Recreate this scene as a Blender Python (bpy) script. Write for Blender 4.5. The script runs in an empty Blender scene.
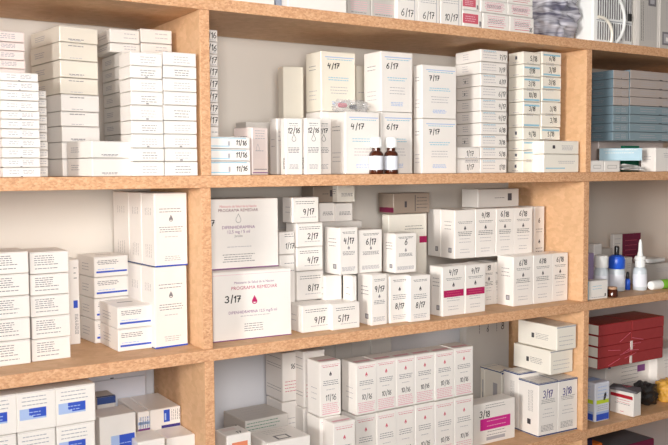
import bpy, bmesh, math, random
from mathutils import Vector, Matrix, noise
random.seed(11)
C = bpy.context.scene.collection
BASE = 1.30                      # height of the second shelf's underside above the floor


def lin(r, g, b):
    f = lambda c: (c / 255 / 12.92) if c <= 10 else ((c / 255 + .055) / 1.055) ** 2.4
    return (f(r), f(g), f(b), 1)


# ------------------------------------------------------------------ camera, light, exposure
scene = bpy.context.scene
cam = bpy.data.cameras.new('camera')
cam.sensor_width = 36
cam.lens = 852.0174 / 668 * 36
cam.clip_start = .02
co = bpy.data.objects.new('camera', cam)
C.objects.link(co)
yaw, pit, rol = .5631, -.0609, -.0058
fw = Vector((math.sin(yaw) * math.cos(pit), math.cos(yaw) * math.cos(pit), math.sin(pit)))
rt = Vector((math.cos(yaw), -math.sin(yaw), 0))
up = rt.cross(fw)
rt2 = rt * math.cos(rol) + up * math.sin(rol)
up2 = -rt * math.sin(rol) + up * math.cos(rol)
m = Matrix((rt2, up2, -fw)).transposed().to_4x4()
m.translation = Vector((-.6396, -1.4346, .03 + BASE))
co.matrix_world = m
scene.camera = co
w = bpy.data.worlds.new('world')
scene.world = w
w.use_nodes = True
w.node_tree.nodes['Background'].inputs[0].default_value = (1, .93, .86, 1)
w.node_tree.nodes['Background'].inputs[1].default_value = .26


def area(name, loc, target, sx, sy, watts, col):
    l = bpy.data.lights.new(name, 'AREA')
    l.shape = 'RECTANGLE'
    l.size, l.size_y, l.energy, l.color = sx, sy, watts, col
    o = bpy.data.objects.new(name, l)
    C.objects.link(o)
    o.location = loc
    o.rotation_euler = (Vector(target) - Vector(loc)).to_track_quat('-Z', 'Y').to_euler()
    return o


key = area('camera_key_light', (-.55, -1.42, BASE + .16), (.12, .1, BASE - .03), .5, .5, 16, (1, .98, .96))  # added soft key light standing beside the camera, at about its height
key.data.spread = math.radians(140)
side_beam = area('side_beam_light', (-4.0, -2.2, BASE + .35), (1.5, 0, BASE - .05), .9, 1.1, 8.6, (1, .97, .93))  # added unseen narrow beam from far left, aimed to graze the right bay
side_beam.data.spread = math.radians(28)
scene.view_settings.view_transform = 'Standard'
scene.view_settings.look = 'None'
scene.view_settings.exposure = -.17
scene.view_settings.gamma = 1
scene.view_settings.use_curve_mapping = False


# ------------------------------------------------------------------ materials
def mat(name, col, rough=.5, spec=.4, var=.03, vscale=60, bump=0, metal=0):
    ma = bpy.data.materials.new(name)
    ma.use_nodes = True
    nt = ma.node_tree
    b = nt.nodes['Principled BSDF']
    b.inputs['Roughness'].default_value = rough
    b.inputs['Specular IOR Level'].default_value = spec
    b.inputs['Metallic'].default_value = metal
    tc = nt.nodes.new('ShaderNodeTexCoord')
    n = nt.nodes.new('ShaderNodeTexNoise')
    n.inputs['Scale'].default_value = vscale
    n.inputs['Detail'].default_value = 3
    nt.links.new(tc.outputs['Object'], n.inputs['Vector'])
    r = nt.nodes.new('ShaderNodeValToRGB')
    c0 = [c * (1 - var) for c in col[:3]] + [1]
    c1 = [min(1, c * (1 + var)) for c in col[:3]] + [1]
    r.color_ramp.elements[0].color = c0
    r.color_ramp.elements[1].color = c1
    r.color_ramp.elements[0].position = .3
    r.color_ramp.elements[1].position = .7
    nt.links.new(n.outputs['Fac'], r.inputs['Fac'])
    nt.links.new(r.outputs['Color'], b.inputs['Base Color'])
    if bump:
        bp = nt.nodes.new('ShaderNodeBump')
        bp.inputs['Strength'].default_value = bump
        bp.inputs['Distance'].default_value = .002
        nt.links.new(n.outputs['Fac'], bp.inputs['Height'])
        nt.links.new(bp.outputs['Normal'], b.inputs['Normal'])
    return ma


def chipboard(name, dark, mid, light, scale, contrast, rough=.7):
    ma = bpy.data.materials.new(name)
    ma.use_nodes = True
    nt = ma.node_tree
    b = nt.nodes['Principled BSDF']
    b.inputs['Roughness'].default_value = rough
    b.inputs['Specular IOR Level'].default_value = .25
    tc = nt.nodes.new('ShaderNodeTexCoord')
    mp = nt.nodes.new('ShaderNodeMapping')
    mp.inputs['Scale'].default_value = (scale, scale, scale * 1.6)
    nt.links.new(tc.outputs['Object'], mp.inputs['Vector'])
    nz = nt.nodes.new('ShaderNodeTexNoise')
    nz.inputs['Scale'].default_value = .8
    nz.inputs['Detail'].default_value = 6
    nz.inputs['Roughness'].default_value = .7
    nt.links.new(mp.outputs['Vector'], nz.inputs['Vector'])
    vo = nt.nodes.new('ShaderNodeTexVoronoi')
    vo.inputs['Scale'].default_value = 1.0
    mx = nt.nodes.new('ShaderNodeVectorMath')
    mx.operation = 'ADD'
    nt.links.new(mp.outputs['Vector'], mx.inputs[0])
    nt.links.new(nz.outputs['Color'], mx.inputs[1])
    nt.links.new(mx.outputs['Vector'], vo.inputs['Vector'])
    sep = nt.nodes.new('ShaderNodeSeparateColor')
    nt.links.new(vo.outputs['Color'], sep.inputs['Color'])
    ad = nt.nodes.new('ShaderNodeMath')
    ad.operation = 'MULTIPLY_ADD'
    ad.inputs[1].default_value = contrast
    nt.links.new(sep.outputs['Red'], ad.inputs[0])
    sc = nt.nodes.new('ShaderNodeMath')
    sc.operation = 'MULTIPLY'
    sc.inputs[1].default_value = 1 - contrast
    nt.links.new(nz.outputs['Fac'], sc.inputs[0])
    nt.links.new(sc.outputs['Value'], ad.inputs[2])
    r = nt.nodes.new('ShaderNodeValToRGB')
    r.color_ramp.elements[0].position = .2
    r.color_ramp.elements[0].color = dark
    r.color_ramp.elements[1].position = .8
    r.color_ramp.elements[1].color = light
    e = r.color_ramp.elements.new(.48)
    e.color = mid
    nt.links.new(ad.outputs['Value'], r.inputs['Fac'])
    nt.links.new(r.outputs['Color'], b.inputs['Base Color'])
    bp = nt.nodes.new('ShaderNodeBump')
    bp.inputs['Strength'].default_value = .25
    bp.inputs['Distance'].default_value = .001
    nt.links.new(ad.outputs['Value'], bp.inputs['Height'])
    nt.links.new(bp.outputs['Normal'], b.inputs['Normal'])
    return ma


def film(name, col, alpha, rough=.12):
    ma = bpy.data.materials.new(name)
    ma.use_nodes = True
    nt = ma.node_tree
    b = nt.nodes['Principled BSDF']
    b.inputs['Base Color'].default_value = col
    b.inputs['Roughness'].default_value = rough
    b.inputs['Specular IOR Level'].default_value = .8
    b.inputs['Alpha'].default_value = alpha
    n = nt.nodes.new('ShaderNodeTexNoise')
    n.inputs['Scale'].default_value = 45
    n.inputs['Distortion'].default_value = 1.5
    bp = nt.nodes.new('ShaderNodeBump')
    bp.inputs['Strength'].default_value = .5
    bp.inputs['Distance'].default_value = .003
    nt.links.new(n.outputs['Fac'], bp.inputs['Height'])
    nt.links.new(bp.outputs['Normal'], b.inputs['Normal'])
    return ma


M = {}
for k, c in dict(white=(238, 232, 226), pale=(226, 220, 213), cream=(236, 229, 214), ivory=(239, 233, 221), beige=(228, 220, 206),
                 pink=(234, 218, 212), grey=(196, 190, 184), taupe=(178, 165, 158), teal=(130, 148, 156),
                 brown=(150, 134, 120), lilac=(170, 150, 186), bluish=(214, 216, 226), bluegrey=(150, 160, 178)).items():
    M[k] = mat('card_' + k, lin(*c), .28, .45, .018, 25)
for k, c in dict(ink_grey=(126, 122, 126), ink_faint=(178, 174, 178), ink_dark=(70, 66, 70), marker=(14, 13, 18),
                 cyan=(150, 196, 216), blue=(52, 84, 190), lightblue=(170, 190, 228), navy=(46, 66, 118), magenta=(178, 30, 92),
                 hotpink=(205, 44, 140), pinkink=(228, 176, 186), red=(176, 34, 48), rose=(206, 96, 112), purple=(128, 66, 130),
                 green=(60, 120, 96), orange=(232, 140, 104), tan=(190, 150, 120), violetink=(70, 60, 130), greyprint=(168, 168, 176), tealside=(118, 140, 152)).items():
    M[k] = mat('print_' + k, lin(*c), .5, .3, .02, 40)
M['edge'] = chipboard('chipboard_edge', lin(186, 132, 96), lin(212, 162, 122), lin(230, 188, 150), 230, .34)
M['board'] = chipboard('chipboard_face', lin(202, 160, 120), lin(212, 170, 130), lin(222, 181, 142), 70, .35, .55)
M['wall'] = mat('plaster_paint', lin(230, 222, 212), .8, .2, .03, 3)
M['dado'] = mat('dado_paint', lin(228, 227, 231), .6, .3, .03, 3)
M['floor'] = mat('floor_concrete', lin(150, 140, 130), .7, .3, .08, 6)
M['plastic_white'] = mat('plastic_white', lin(238, 238, 236), .3, .5, .01)
M['plastic_clear'] = film('plastic_clear_film', lin(240, 240, 242), .28)
M['bag_grey'] = film('bag_grey_film', lin(176, 176, 190), 1, .18)
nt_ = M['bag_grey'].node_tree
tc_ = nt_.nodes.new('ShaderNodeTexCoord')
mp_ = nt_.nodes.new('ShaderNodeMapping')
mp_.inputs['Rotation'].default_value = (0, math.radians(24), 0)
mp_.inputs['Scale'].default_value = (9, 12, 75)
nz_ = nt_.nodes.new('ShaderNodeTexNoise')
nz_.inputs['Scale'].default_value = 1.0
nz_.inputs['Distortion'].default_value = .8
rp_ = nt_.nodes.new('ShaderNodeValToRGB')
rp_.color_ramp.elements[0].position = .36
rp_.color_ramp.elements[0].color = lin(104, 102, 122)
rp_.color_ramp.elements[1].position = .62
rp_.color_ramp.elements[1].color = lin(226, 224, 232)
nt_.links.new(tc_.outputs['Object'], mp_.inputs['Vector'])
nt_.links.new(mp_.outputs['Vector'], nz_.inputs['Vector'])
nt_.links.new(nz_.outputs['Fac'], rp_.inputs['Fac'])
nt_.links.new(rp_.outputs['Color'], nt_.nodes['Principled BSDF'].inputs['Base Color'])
M['amber'] = mat('amber_glass', lin(72, 30, 12), .08, .7, .05)
M['label_white'] = mat('label_paper', lin(228, 230, 238), .5, .3, .02)
M['blue_cap'] = mat('blue_plastic', lin(40, 92, 206), .3, .5, .03)
M['frost'] = mat('frosted_plastic', lin(206, 214, 220), .35, .5, .04)
M['black'] = mat('black_plastic', lin(28, 26, 28), .35, .5, .1)
M['maroon'] = mat('maroon_card', lin(112, 30, 62), .5, .3, .05)
M['redcard'] = mat('red_card', lin(158, 50, 52), .25, .5, .05)
M['tealgreen'] = mat('green_card', lin(24, 112, 84), .5, .3, .05)
M['cyancard'] = mat('cyan_card', lin(182, 210, 222), .5, .3, .03)
M['lime'] = mat('lime_print', lin(196, 214, 60), .5, .3, .04)
M['navycard'] = mat('navy_card', lin(44, 36, 70), .5, .3, .05)
M['orangecard'] = mat('orange_card', lin(216, 110, 40), .5, .3, .05)
M['greenlabel'] = mat('green_label', lin(128, 190, 60), .4, .3, .04)
M['bag_black'] = film('black_bag_film', lin(30, 27, 28), 1, .25)
M['bag_yellow'] = film('yellow_bag_film', lin(226, 168, 66), 1, .25)
M['slot'] = mat('dark_slot', lin(104, 100, 104), .6, .2, .05)


# ------------------------------------------------------------------ mesh helpers
def prop(o, label=None, cat=None, group=None, kind=None):
    for k, v in (('label', label), ('category', cat), ('group', group), ('kind', kind)):
        if v:
            o[k] = v
    return o


def empty(name, loc, rz=0, **k):
    o = bpy.data.objects.new(name, None)
    o.empty_display_size = .02
    C.objects.link(o)
    o.location = loc
    o.rotation_euler = (0, 0, rz)
    return prop(o, **k)


class MB:
    """collects faces with materials, builds one mesh object"""
    def __init__(s):
        s.v, s.f, s.m, s.mats = [], [], [], []

    def mi(s, ma):
        if ma not in s.mats:
            s.mats.append(ma)
        return s.mats.index(ma)

    def face(s, pts, ma):
        n = len(s.v)
        s.v += [tuple(p) for p in pts]
        s.f.append(tuple(range(n, n + len(pts))))
        s.m.append(s.mi(ma))

    def bm(s, b, ma, M4=None):
        n = len(s.v)
        b.verts.ensure_lookup_table()
        b.verts.index_update()
        for v in b.verts:
            p = M4 @ v.co if M4 else v.co
            s.v.append(tuple(p))
        for f in b.faces:
            s.f.append(tuple(n + v.index for v in f.verts))
            s.m.append(s.mi(ma if not callable(ma) else ma(f)))
        b.free()

    def box(s, x0, y0, z0, x1, y1, z1, ma, bev=.0008, seg=1, M4=None):
        b = bmesh.new()
        bmesh.ops.create_cube(b, size=1)
        for v in b.verts:
            v.co = Vector((x0 + (v.co.x + .5) * (x1 - x0), y0 + (v.co.y + .5) * (y1 - y0), z0 + (v.co.z + .5) * (z1 - z0)))
        bev = min(bev, .3 * min(x1 - x0, y1 - y0, z1 - z0))
        if bev > 0:
            bmesh.ops.bevel(b, geom=list(b.edges), offset=bev, segments=seg, affect='EDGES', profile=.5)
        s.bm(b, ma, M4)

    def lathe(s, prof, ma, n=28, c=(0, 0, 0), axis='z'):
        b = bmesh.new()
        rings = []
        for r, z in prof:
            ring = []
            for i in range(n):
                a = 2 * math.pi * i / n
                p = (r * math.cos(a), r * math.sin(a), z)
                if axis == 'x':
                    p = (z, r * math.cos(a), r * math.sin(a))
                ring.append(b.verts.new((p[0] + c[0], p[1] + c[1], p[2] + c[2])))
            rings.append(ring)
        for a, q in zip(rings, rings[1:]):
            for i in range(n):
                b.faces.new((a[i], a[(i + 1) % n], q[(i + 1) % n], q[i]))
        b.faces.new(list(reversed(rings[0])))
        b.faces.new(rings[-1])
        bmesh.ops.recalc_face_normals(b, faces=list(b.faces))
        s.bm(b, ma)

    def build(s, name, parent=None, loc=None, rz=0, smooth=False):
        me = bpy.data.meshes.new(name)
        me.from_pydata(s.v, [], s.f)
        for ma in s.mats:
            me.materials.append(M[ma])
        me.polygons.foreach_set('material_index', s.m)
        if smooth:
            me.polygons.foreach_set('use_smooth', [True] * len(me.polygons))
        me.update()
        if smooth:
            me.set_sharp_from_angle(angle=math.radians(40))
        o = bpy.data.objects.new(name, me)
        C.objects.link(o)
        if parent:
            o.parent = parent
        if loc:
            o.location = loc
        o.rotation_euler = (0, 0, rz)
        return o


def arc(cx, cy, rx, ry, a0, a1, n):
    return [(cx + rx * math.cos(math.radians(a0 + (a1 - a0) * i / n)), cy + ry * math.sin(math.radians(a0 + (a1 - a0) * i / n))) for i in range(n + 1)]


# hand-drawn figures, each a list of pen strokes in a cell 0.6 wide and 1 high
GLYPH = {
    '0': [arc(.3, .5, .24, .48, 80, 430, 10)],
    '1': [[(.12, .72), (.34, .98), (.30, 0)]],
    '2': [arc(.3, .72, .24, .26, 160, -20, 6) + [(.08, .02), (.56, .05)]],
    '3': [arc(.27, .74, .24, .24, 150, -80, 6) + arc(.27, .26, .27, .26, 85, -150, 7)],
    '4': [[(.16, .98), (.06, .45), (.5, .5)], [(.46, .85), (.40, -.02)]],
    '5': [[(.52, .97), (.16, .95), (.12, .56)] + arc(.26, .3, .26, .28, 100, -140, 7)],
    '6': [[(.46, .98), (.2, .7)] + arc(.29, .27, .23, .26, 170, 520, 9)],
    '7': [[(.06, .94), (.54, .94), (.24, 0)], [(.2, .5), (.54, .52)]],
    '8': [arc(.3, .74, .19, .23, -80, 270, 8) + arc(.3, .25, .24, .26, 90, -270, 9)],
    '9': [arc(.3, .70, .22, .26, 0, 360, 8) + [(.46, .3), (.34, 0)]],
    '/': [[(.34, 1.12), (.16, -.16)]],
}
TEXT = {}


def text_polys(s):
    """outline of printed words as polygons, unit cap height, centred on u = 0"""
    if s not in TEXT:
        cu = bpy.data.curves.new('t', 'FONT')
        cu.body = s
        cu.resolution_u = 2
        cu.align_x = 'CENTER'
        o = bpy.data.objects.new('t', cu)
        me = o.to_mesh()
        vs = [v.co.copy() for v in me.vertices]
        TEXT[s] = [[(vs[i].x / .7, vs[i].y / .7) for i in p.vertices] for p in me.polygons]
        o.to_mesh_clear()
        bpy.data.objects.remove(o)
        bpy.data.curves.remove(cu)
    return TEXT[s]


class Pen:
    """prints on one face of a carton; u, v run 0..1 across it"""
    def __init__(s, mb, face, w, d, h, off):
        s.mb, s.off = mb, off
        s.W, s.H = {'F': (w, h), 'L': (d, h), 'T': (w, d)}[face]
        s.face, s.w, s.d, s.h, s.k = face, w, d, h, 0

    def P(s, a, b):
        o = s.off + s.k * 1e-5
        if s.face == 'F':
            return (a, -o, b)
        if s.face == 'L':
            return (-o, s.d - a, b)
        return (a, b, s.h + o)

    def poly(s, pts, ma):
        s.mb.face([s.P(a, b) for a, b in pts], ma)

    def rect(s, u0, u1, v0, v1, ma):
        a0, a1, b0, b1 = u0 * s.W, u1 * s.W, v0 * s.H, v1 * s.H
        s.poly([(a0, b0), (a1, b0), (a1, b1), (a0, b1)], ma)
        s.k += 1

    def words(s, u0, u1, v, ma='ink_grey', t=.0011):
        t *= 1.2
        a, e, b = u0 * s.W, u1 * s.W, v * s.H
        while a < e - .001:
            n = min(random.uniform(.003, .008), e - a)
            s.poly([(a, b), (a + n, b), (a + n, b + t), (a, b + t)], ma)
            a += n + .0012

    def block(s, u0, u1, v0, v1, n, ma='ink_grey', t=.0011):
        for i in range(n):
            v = v1 - (v1 - v0) * i / max(1, n - 1)
            q = random.uniform(0, .12) * (u1 - u0)
            s.words(u0 + q * .5, u1 - q, v, ma, t)

    def upright(s, u0, u1, v0, v1, n, ma='ink_grey', t=.0011):
        for i in range(n):
            a = (u0 + (u1 - u0) * i / max(1, n - 1)) * s.W
            b, e = v0 * s.H, v1 * s.H
            while b < e - .001:
                q = min(random.uniform(.003, .008), e - b)
                s.poly([(a, b), (a + t, b), (a + t, b + q), (a, b + q)], ma)
                b += q + .0012

    def drop(s, u, v, sz, ma, fill=True):
        c, b = u * s.W, v * s.H
        pts = [(c, b + sz * .75)] + [(c + math.sin(math.radians(a)) * sz * .34, b - math.cos(math.radians(a)) * sz * .34) for a in range(110, -111, -22)]
        if fill:
            s.poly(pts, ma)
            s.k += 1
            s.poly([(c - sz * .2, b - sz * .08), (c - sz * .1, b - sz * .22), (c + sz * .1, b - sz * .22), (c + sz * .2, b - sz * .08)], 'white')
        else:
            s.pen(pts + pts[:1], .0008, ma)

    def pen(s, pts, t, ma):
        for (x0, y0), (x1, y1) in zip(pts, pts[1:]):
            L = math.hypot(x1 - x0, y1 - y0)
            if L < 1e-6:
                continue
            ux, uy = (x1 - x0) / L * t / 2, (y1 - y0) / L * t / 2
            s.poly([(x0 - ux * .6 + uy, y0 - uy * .6 - ux), (x1 + ux * .6 + uy, y1 + uy * .6 - ux), (x1 + ux * .6 - uy, y1 + uy * .6 + ux), (x0 - ux * .6 - uy, y0 - uy * .6 + ux)], ma)
            s.k += .1

    def date(s, txt, u, v, hh=.011, ma='marker', t=.0013, squeeze=1):
        """handwritten figures centred on u"""
        if not txt:
            return
        s.k += 1
        hh *= random.uniform(.93, 1.07)
        adv = [(.42 if c in '1/' else .68) * hh * squeeze for c in txt]
        tot = sum(adv)
        t *= 1.08
        hh *= .93
        a = u * s.W - tot / 2
        sl = random.uniform(.0, .16)
        tilt = random.uniform(-.05, .05)
        for c, d in zip(txt, adv):
            dy = random.uniform(-.06, .06) * hh
            for st in GLYPH[c]:
                s.pen([(a + (x * squeeze + y * sl) * hh, v * s.H + y * hh + dy + tilt * (a - u * s.W)) for x, y in st], t, ma)
            a += d

    def text(s, txt, u, v, size, ma, stretch=1):
        for p in text_polys(txt):
            s.poly([(u * s.W + x * size * stretch, v * s.H + y * size) for x, y in p], ma)


# ------------------------------------------------------------------ print of each kind of box
def deco(style, F, L, T, date, w, d, h, tealside=False):
    rnd = random.uniform
    if style == 'slim':
        F.block(.16, .44, .34, .62, 2, 'ink_faint', .0012)
        F.block(.52, .84, .30, .66, 3, 'ink_faint', .0012)
        if random.random() < .7:
            F.rect(.47, .52, .02, .10, 'ink_dark')
        L.block(.2, .8, .4, .6, 2, 'ink_faint')
        if tealside:
            L.rect(0, 1, 0, 1, 'tealside')
    elif style == 'slim2':
        F.block(.45, .9, .35, .65, 2, 'ink_faint', .0012)
        L.block(.2, .8, .4, .6, 2, 'ink_faint')
    elif style == 'slim3':
        F.block(.3, .8, .22, .62, 3, 'ink_faint' if random.random() < .5 else 'ink_grey', .0011)
        if random.random() < .4:
            F.rect(.46, .54, .05, .16, 'ink_grey')
    elif style == 'wide':
        F.words(.22, .62, .16 if random.random() < .6 else .8, 'ink_grey', .0012)
        F.words(.26, .58, .10, 'ink_faint', .001)
        L.block(.15, .5, .35, .6, 3, 'ink_faint')
    elif style == 'panel':
        F.rect(.2, .8, .3, .62, 'grey')
        F.rect(.24, .76, .36, .56, 'white')
    elif style == 'plain':
        if h > .04:
            F.block(.2, .8, .6, .75, 3, 'ink_faint')
            L.block(.2, .7, .5, .62, 2, 'ink_faint')
    elif style == 'enddate':
        F.date(date, .66 if w < .05 else .55, .26, min(.012, h * .55), t=.0013)
        if h > .03:
            F.block(.3, .95, .78, .88, 2, 'ink_grey')
        else:
            F.words(.3, .9, .1, 'ink_faint')
    elif style == 'cyanend':
        F.rect(0, .48, .16, .24, 'cyan')
        F.rect(0, .9, .86, .93, 'cyan')
        F.rect(.44, .49, .25, .62, 'ink_faint')
        F.rect(.45, .48, .3, .52, 'greyprint')
        F.date(date, .78, .3, .0095, t=.0014, squeeze=1.1)
    elif style == 'mini':
        F.block(.18, .82, .76, .92, 4, 'ink_faint')
        F.drop(.35, .55, .012, 'ink_faint', False)
        F.words(.2, .7, .5, 'ink_faint')
        F.rect(.1, .92, .11, .125, 'ink_grey')
        F.rect(.02, .98, .035, .055, 'purple')
        L.block(.2, .8, .72, .8, 2, 'ink_grey')
    elif style == 'ring':
        F.words(.22, .78, .9, 'ink_grey')
        F.words(.25, .75, .86, 'ink_faint')
        F.date(date, .5, .74, .0105, t=.0014, squeeze=1.05)
        F.drop(.5, .63, .013, 'ink_dark', False)
        F.block(.14, .86, .39, .47, 4, 'ink_grey')
        F.block(.2, .8, .1, .17, 4, 'ink_faint')
        L.upright(.55, .75, .1, .3, 3, 'ink_dark')
    elif style == 'side8':
        F.date('8', .3, .42, .010)
        F.block(.45, .75, .43, .47, 3, 'ink_dark')
    elif style == 'bluebig':
        F.rect(.12, .96, .90, .915, 'lightblue')
        F.words(.18, .9, .865, 'cyan', .0013)
        F.date(date, .36, .72, .0118, t=.0018, squeeze=1.25)
        F.block(.2, .82, .52, .56, 2, 'cyan', .0014)
        F.block(.25, .8, .3, .4, 3, 'ink_faint')
        F.block(.3, .72, .1, .15, 3, 'lightblue', .0013)
        L.block(.2, .75, .2, .34, 3, 'ink_faint')
        L.block(.2, .7, .7, .76, 2, 'ink_grey')
    elif style == 'endright':
        F.block(.08, .6, .3, .75, 3, 'ink_faint', .0011)
        if random.random() < .6:
            F.words(.1, .55, .84, 'cyan', .0014)
        F.date(date, .82, .24, .011, t=.0013, squeeze=.9)
        L.block(.3, .55, .3, .7, 3, 'ink_faint')
        if random.random() < .4:
            L.date('0', .4, .35, .006)
    elif style == 'cyantop':
        v = random.choice((.08, .66, .7))
        if random.random() < .8:
            F.rect(.06, .94, v, v + .14, 'cyan')
        F.date(date, rnd(.5, .66), .28 if v > .4 else .36, .012, t=.0014, squeeze=.9)
        F.words(.2, .6, .05 if v > .4 else .9, 'ink_faint')
        if random.random() < .35:
            L.rect(.45, .6, .4, .7, 'greyprint')
            L.rect(.48, .57, .45, .65, 'ink_dark')
        L.words(.3, .7, .15, 'ink_faint')
    elif style == 'sticker':
        F.rect(.25, .32, .4, .66, 'ink_dark')
        F.block(.5, .86, .3, .6, 4, 'ink_faint')
    elif style == 'cyanfoot':
        F.rect(.06, .6, .2, .26, 'cyan')
        F.block(.4, .9, .5, .6, 2, 'ink_faint')
    elif style == 'pinklines':
        F.block(.1, .9, .2, .5, 5, 'pinkink')
        F.words(.15, .8, .12, 'ink_grey')
    elif style == 'lowdate':
        F.date(date, .5, .13, .015, t=.0015)
        F.rect(.84, .87, .0, .9, 'ink_faint')
        F.block(.1, .9, .62, .75, 3, 'ink_faint')
    elif style == 'pinkblock':
        F.rect(.0, .8, .22, .78, 'rose')
        F.block(.1, .7, .34, .6, 3, 'pinkink', .0014)
        F.rect(.86, .95, .1, .4, 'ink_grey')
    elif style == 'pinklines2':
        F.block(.14, .9, .3, .8, 5, 'pinkink', .0013)
        F.rect(.2, .8, .16, .2, 'rose')
        F.block(.2, .8, .4, .6, 3, 'ink_grey', .0009)
        F.date(date, .86, .12, .011)
    elif style == 'labelgrey':
        F.rect(.0, .14, .0, 1, 'white')
        F.upright(.22, .3, .08, .62, 2, 'ink_dark', .0016)
        F.upright(.4, .85, .1, .9, 7, 'ink_faint', .0012)
        F.rect(.52, .86, .56, .72, 'ink_grey')
        F.rect(.6, .8, .59, .68, 'ink_faint')
        F.rect(.93, 1, 0, 1, 'white')
    elif style == 'labelgrey2':
        F.rect(.08, .5, .05, .22, 'ink_grey')
        F.rect(.13, .45, .075, .195, 'ink_faint')
        F.rect(.2, .4, .1, .15, 'white')
        F.upright(.2, .5, .3, .9, 6, 'ink_faint', .0012)
    elif style == 'lines3':
        F.block(.1, .62, .5, .8, 4, 'ink_grey', .0012)
        F.block(.1, .75, .22, .4, 2, 'ink_grey', .0012)
        T.block(.2, .8, .3, .6, 3, 'ink_faint')
    elif style == 'bluemark':
        F.rect(.5, .84, .43, .52, 'blue')
        F.block(.55, .85, .78, .9, 3, 'ink_dark')
        F.upright(.6, .8, .12, .36, 3, 'ink_grey')
    elif style == 'bluestripe':
        F.block(.08, .72, .62, .78, 3, 'ink_grey', .0011)
        F.rect(.06, .96, .2, .29, 'blue')
        F.words(.1, .6, .36, 'lightblue', .0012)
        T.rect(.3, .75, .46, .52, 'ink_grey')
        T.block(.2, .7, .7, .85, 2, 'ink_faint')
        L.block(.3, .7, .3, .6, 3, 'ink_faint')
    elif style == 'blueline':
        F.block(.12, .88, .74, .78, 2, 'ink_grey')
        F.drop(.5, .64, .012, 'ink_grey')
        F.block(.12, .9, .47, .53, 3, 'ink_grey')
        F.words(.3, .7, .4, 'ink_faint')
        F.block(.28, .8, .08, .13, 3, 'ink_faint')
        F.rect(0, 1, .0, .02, 'blue')
        L.rect(0, 1, .0, .015, 'navy')
        L.upright(.3, .7, .7, .8, 4, 'ink_grey')
        L.upright(.3, .7, .12, .3, 4, 'ink_grey')
    elif style in ('bluelogo', 'bluelogo2'):
        if style == 'bluelogo':
            F.block(.1, .82, .66, .86, 3, 'greyprint', .0013)
            u0, u1, v0, v1 = .06, .74, .30, .58
        else:
            u0, u1, v0, v1 = .3, .96, .62, .82
            F.block(.2, .95, .5, .56, 2, 'ink_grey')
        F.rect(u0, u1, v0, v1, 'lightblue')
        F.rect(u0 + (u1 - u0) * .35, u1, v0 + (v1 - v0) * .15, v1, 'blue')
        F.rect(u0 + (u1 - u0) * .05, u0 + (u1 - u0) * .5, v0 + .1 * (v1 - v0), v0 + .3 * (v1 - v0), 'lightblue')
        F.block(u0 + (u1 - u0) * .3, u1 - .1, v0 + (v1 - v0) * .3, v0 + (v1 - v0) * .6, 2, 'lightblue', .0012)
    elif style == 'navytop':
        T.rect(0, 1, 0, .16, 'navy')
        F.rect(0, 1, .94, 1, 'navy')
    elif style == 'bluetext':
        F.upright(.12, .9, .3, .95, 6, 'lightblue', .0014)
        F.upright(.2, .8, .3, .95, 4, 'ink_grey', .001)
        F.rect(0, 1, .87, .9, 'lightblue')
        F.rect(0, 1, .80, .83, 'purple')
    elif style == 'bluerect':
        F.rect(.44, .64, .86, .985, 'blue')
        F.rect(.47, .52, .88, .95, 'lightblue')
        F.upright(.7, .95, .87, .98, 5, 'ink_grey', .0011)
        F.rect(.36, .98, .80, .83, 'violetink')
    elif style == 'bigtwo':
        F.text('Ministerio de Salud de la Nación', .52, .82, .0048, 'purple', .94)
        F.text('PROGRAMA REMEDIAR', .52, .735, .0066, 'magenta', 1.0)
        F.drop(.52, .55, .0165, 'magenta')
        F.date(date, .25, .56, .0125, t=.002, squeeze=1.2)
        F.text('DIFENHIDRAMINA 12,5 mg/5 ml', .5, .385, .0055, 'purple', .95)
        F.words(.34, .72, .34, 'ink_faint')
        F.block(.37, .66, .12, .22, 4, 'ink_grey')
        F.rect(0, 1, .0, .012, 'purple')
        F.rect(0, 1, .955, .96, 'pinkink')
        L.rect(0, 1, 0, .012, 'purple')
    elif style == 'bigone':
        F.text('Ministerio de Salud de la Nación', .5, .88, .0048, 'rose', .88)
        F.text('PROGRAMA REMEDIAR', .5, .82, .0058, 'maroon', 1.0)
        F.drop(.5, .70, .016, 'ink_grey', False)
        F.date(date, .145, .63, .0115, t=.0016)
        F.text('DIFENHIDRAMINA', .5, .575, .0060, 'purple', 1.0)
        F.text('12,5 mg / 5 ml', .5, .51, .0060, 'purple', 1.0)
        F.text('Jarabe', .5, .455, .0048, 'ink_grey')
        F.words(.36, .66, .31, 'ink_faint')
        F.block(.3, .7, .1, .2, 4, 'ink_grey')
        F.rect(0, 1, .0, .012, 'purple')
    elif style == 'shortdate':
        F.block(.1, .9, .74, .82, 2, 'ink_dark', .0009)
        F.date(date, .62 if random.random() < .6 else .42, .32, .0125, t=.0016)
        F.words(.3, .9, .2, 'ink_faint')
        L.block(.3, .8, .4, .6, 2, 'ink_faint')
        T.block(.2, .8, .4, .7, 3, 'ink_faint')
    elif style == 'lines2':
        F.block(.2, .9, .35, .5, 3, 'ink_grey')
        L.block(.3, .9, .5, .75, 3, 'ink_grey')
    elif style == 'mark':
        F.rect(.72, .82, .35, .75, 'ink_dark')
        F.words(.4, .65, .5, 'ink_dark')
    elif style == 'mark3':
        F.rect(.58, .6, .1, .9, 'ink_dark')
        F.block(.62, .95, .25, .75, 4, 'ink_dark')
        F.rect(.3, .36, .3, .6, 'ink_dark')
        L.rect(.1, 1, .05, .3, 'maroon')
    elif style in ('remed', 'remedlow', 'remedtop', 'remedband'):
        hv = .9 if style in ('remed', 'remedlow') else .75
        F.words(.16, .86, hv, 'ink_dark', .0009)
        F.words(.2, .82, hv - .03, 'ink_grey', .0009)
        L.block(.25, .8, .6, .75, 3, 'ink_grey')
        L.rect(.55, .78, .12, .22, 'ink_grey')
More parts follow.
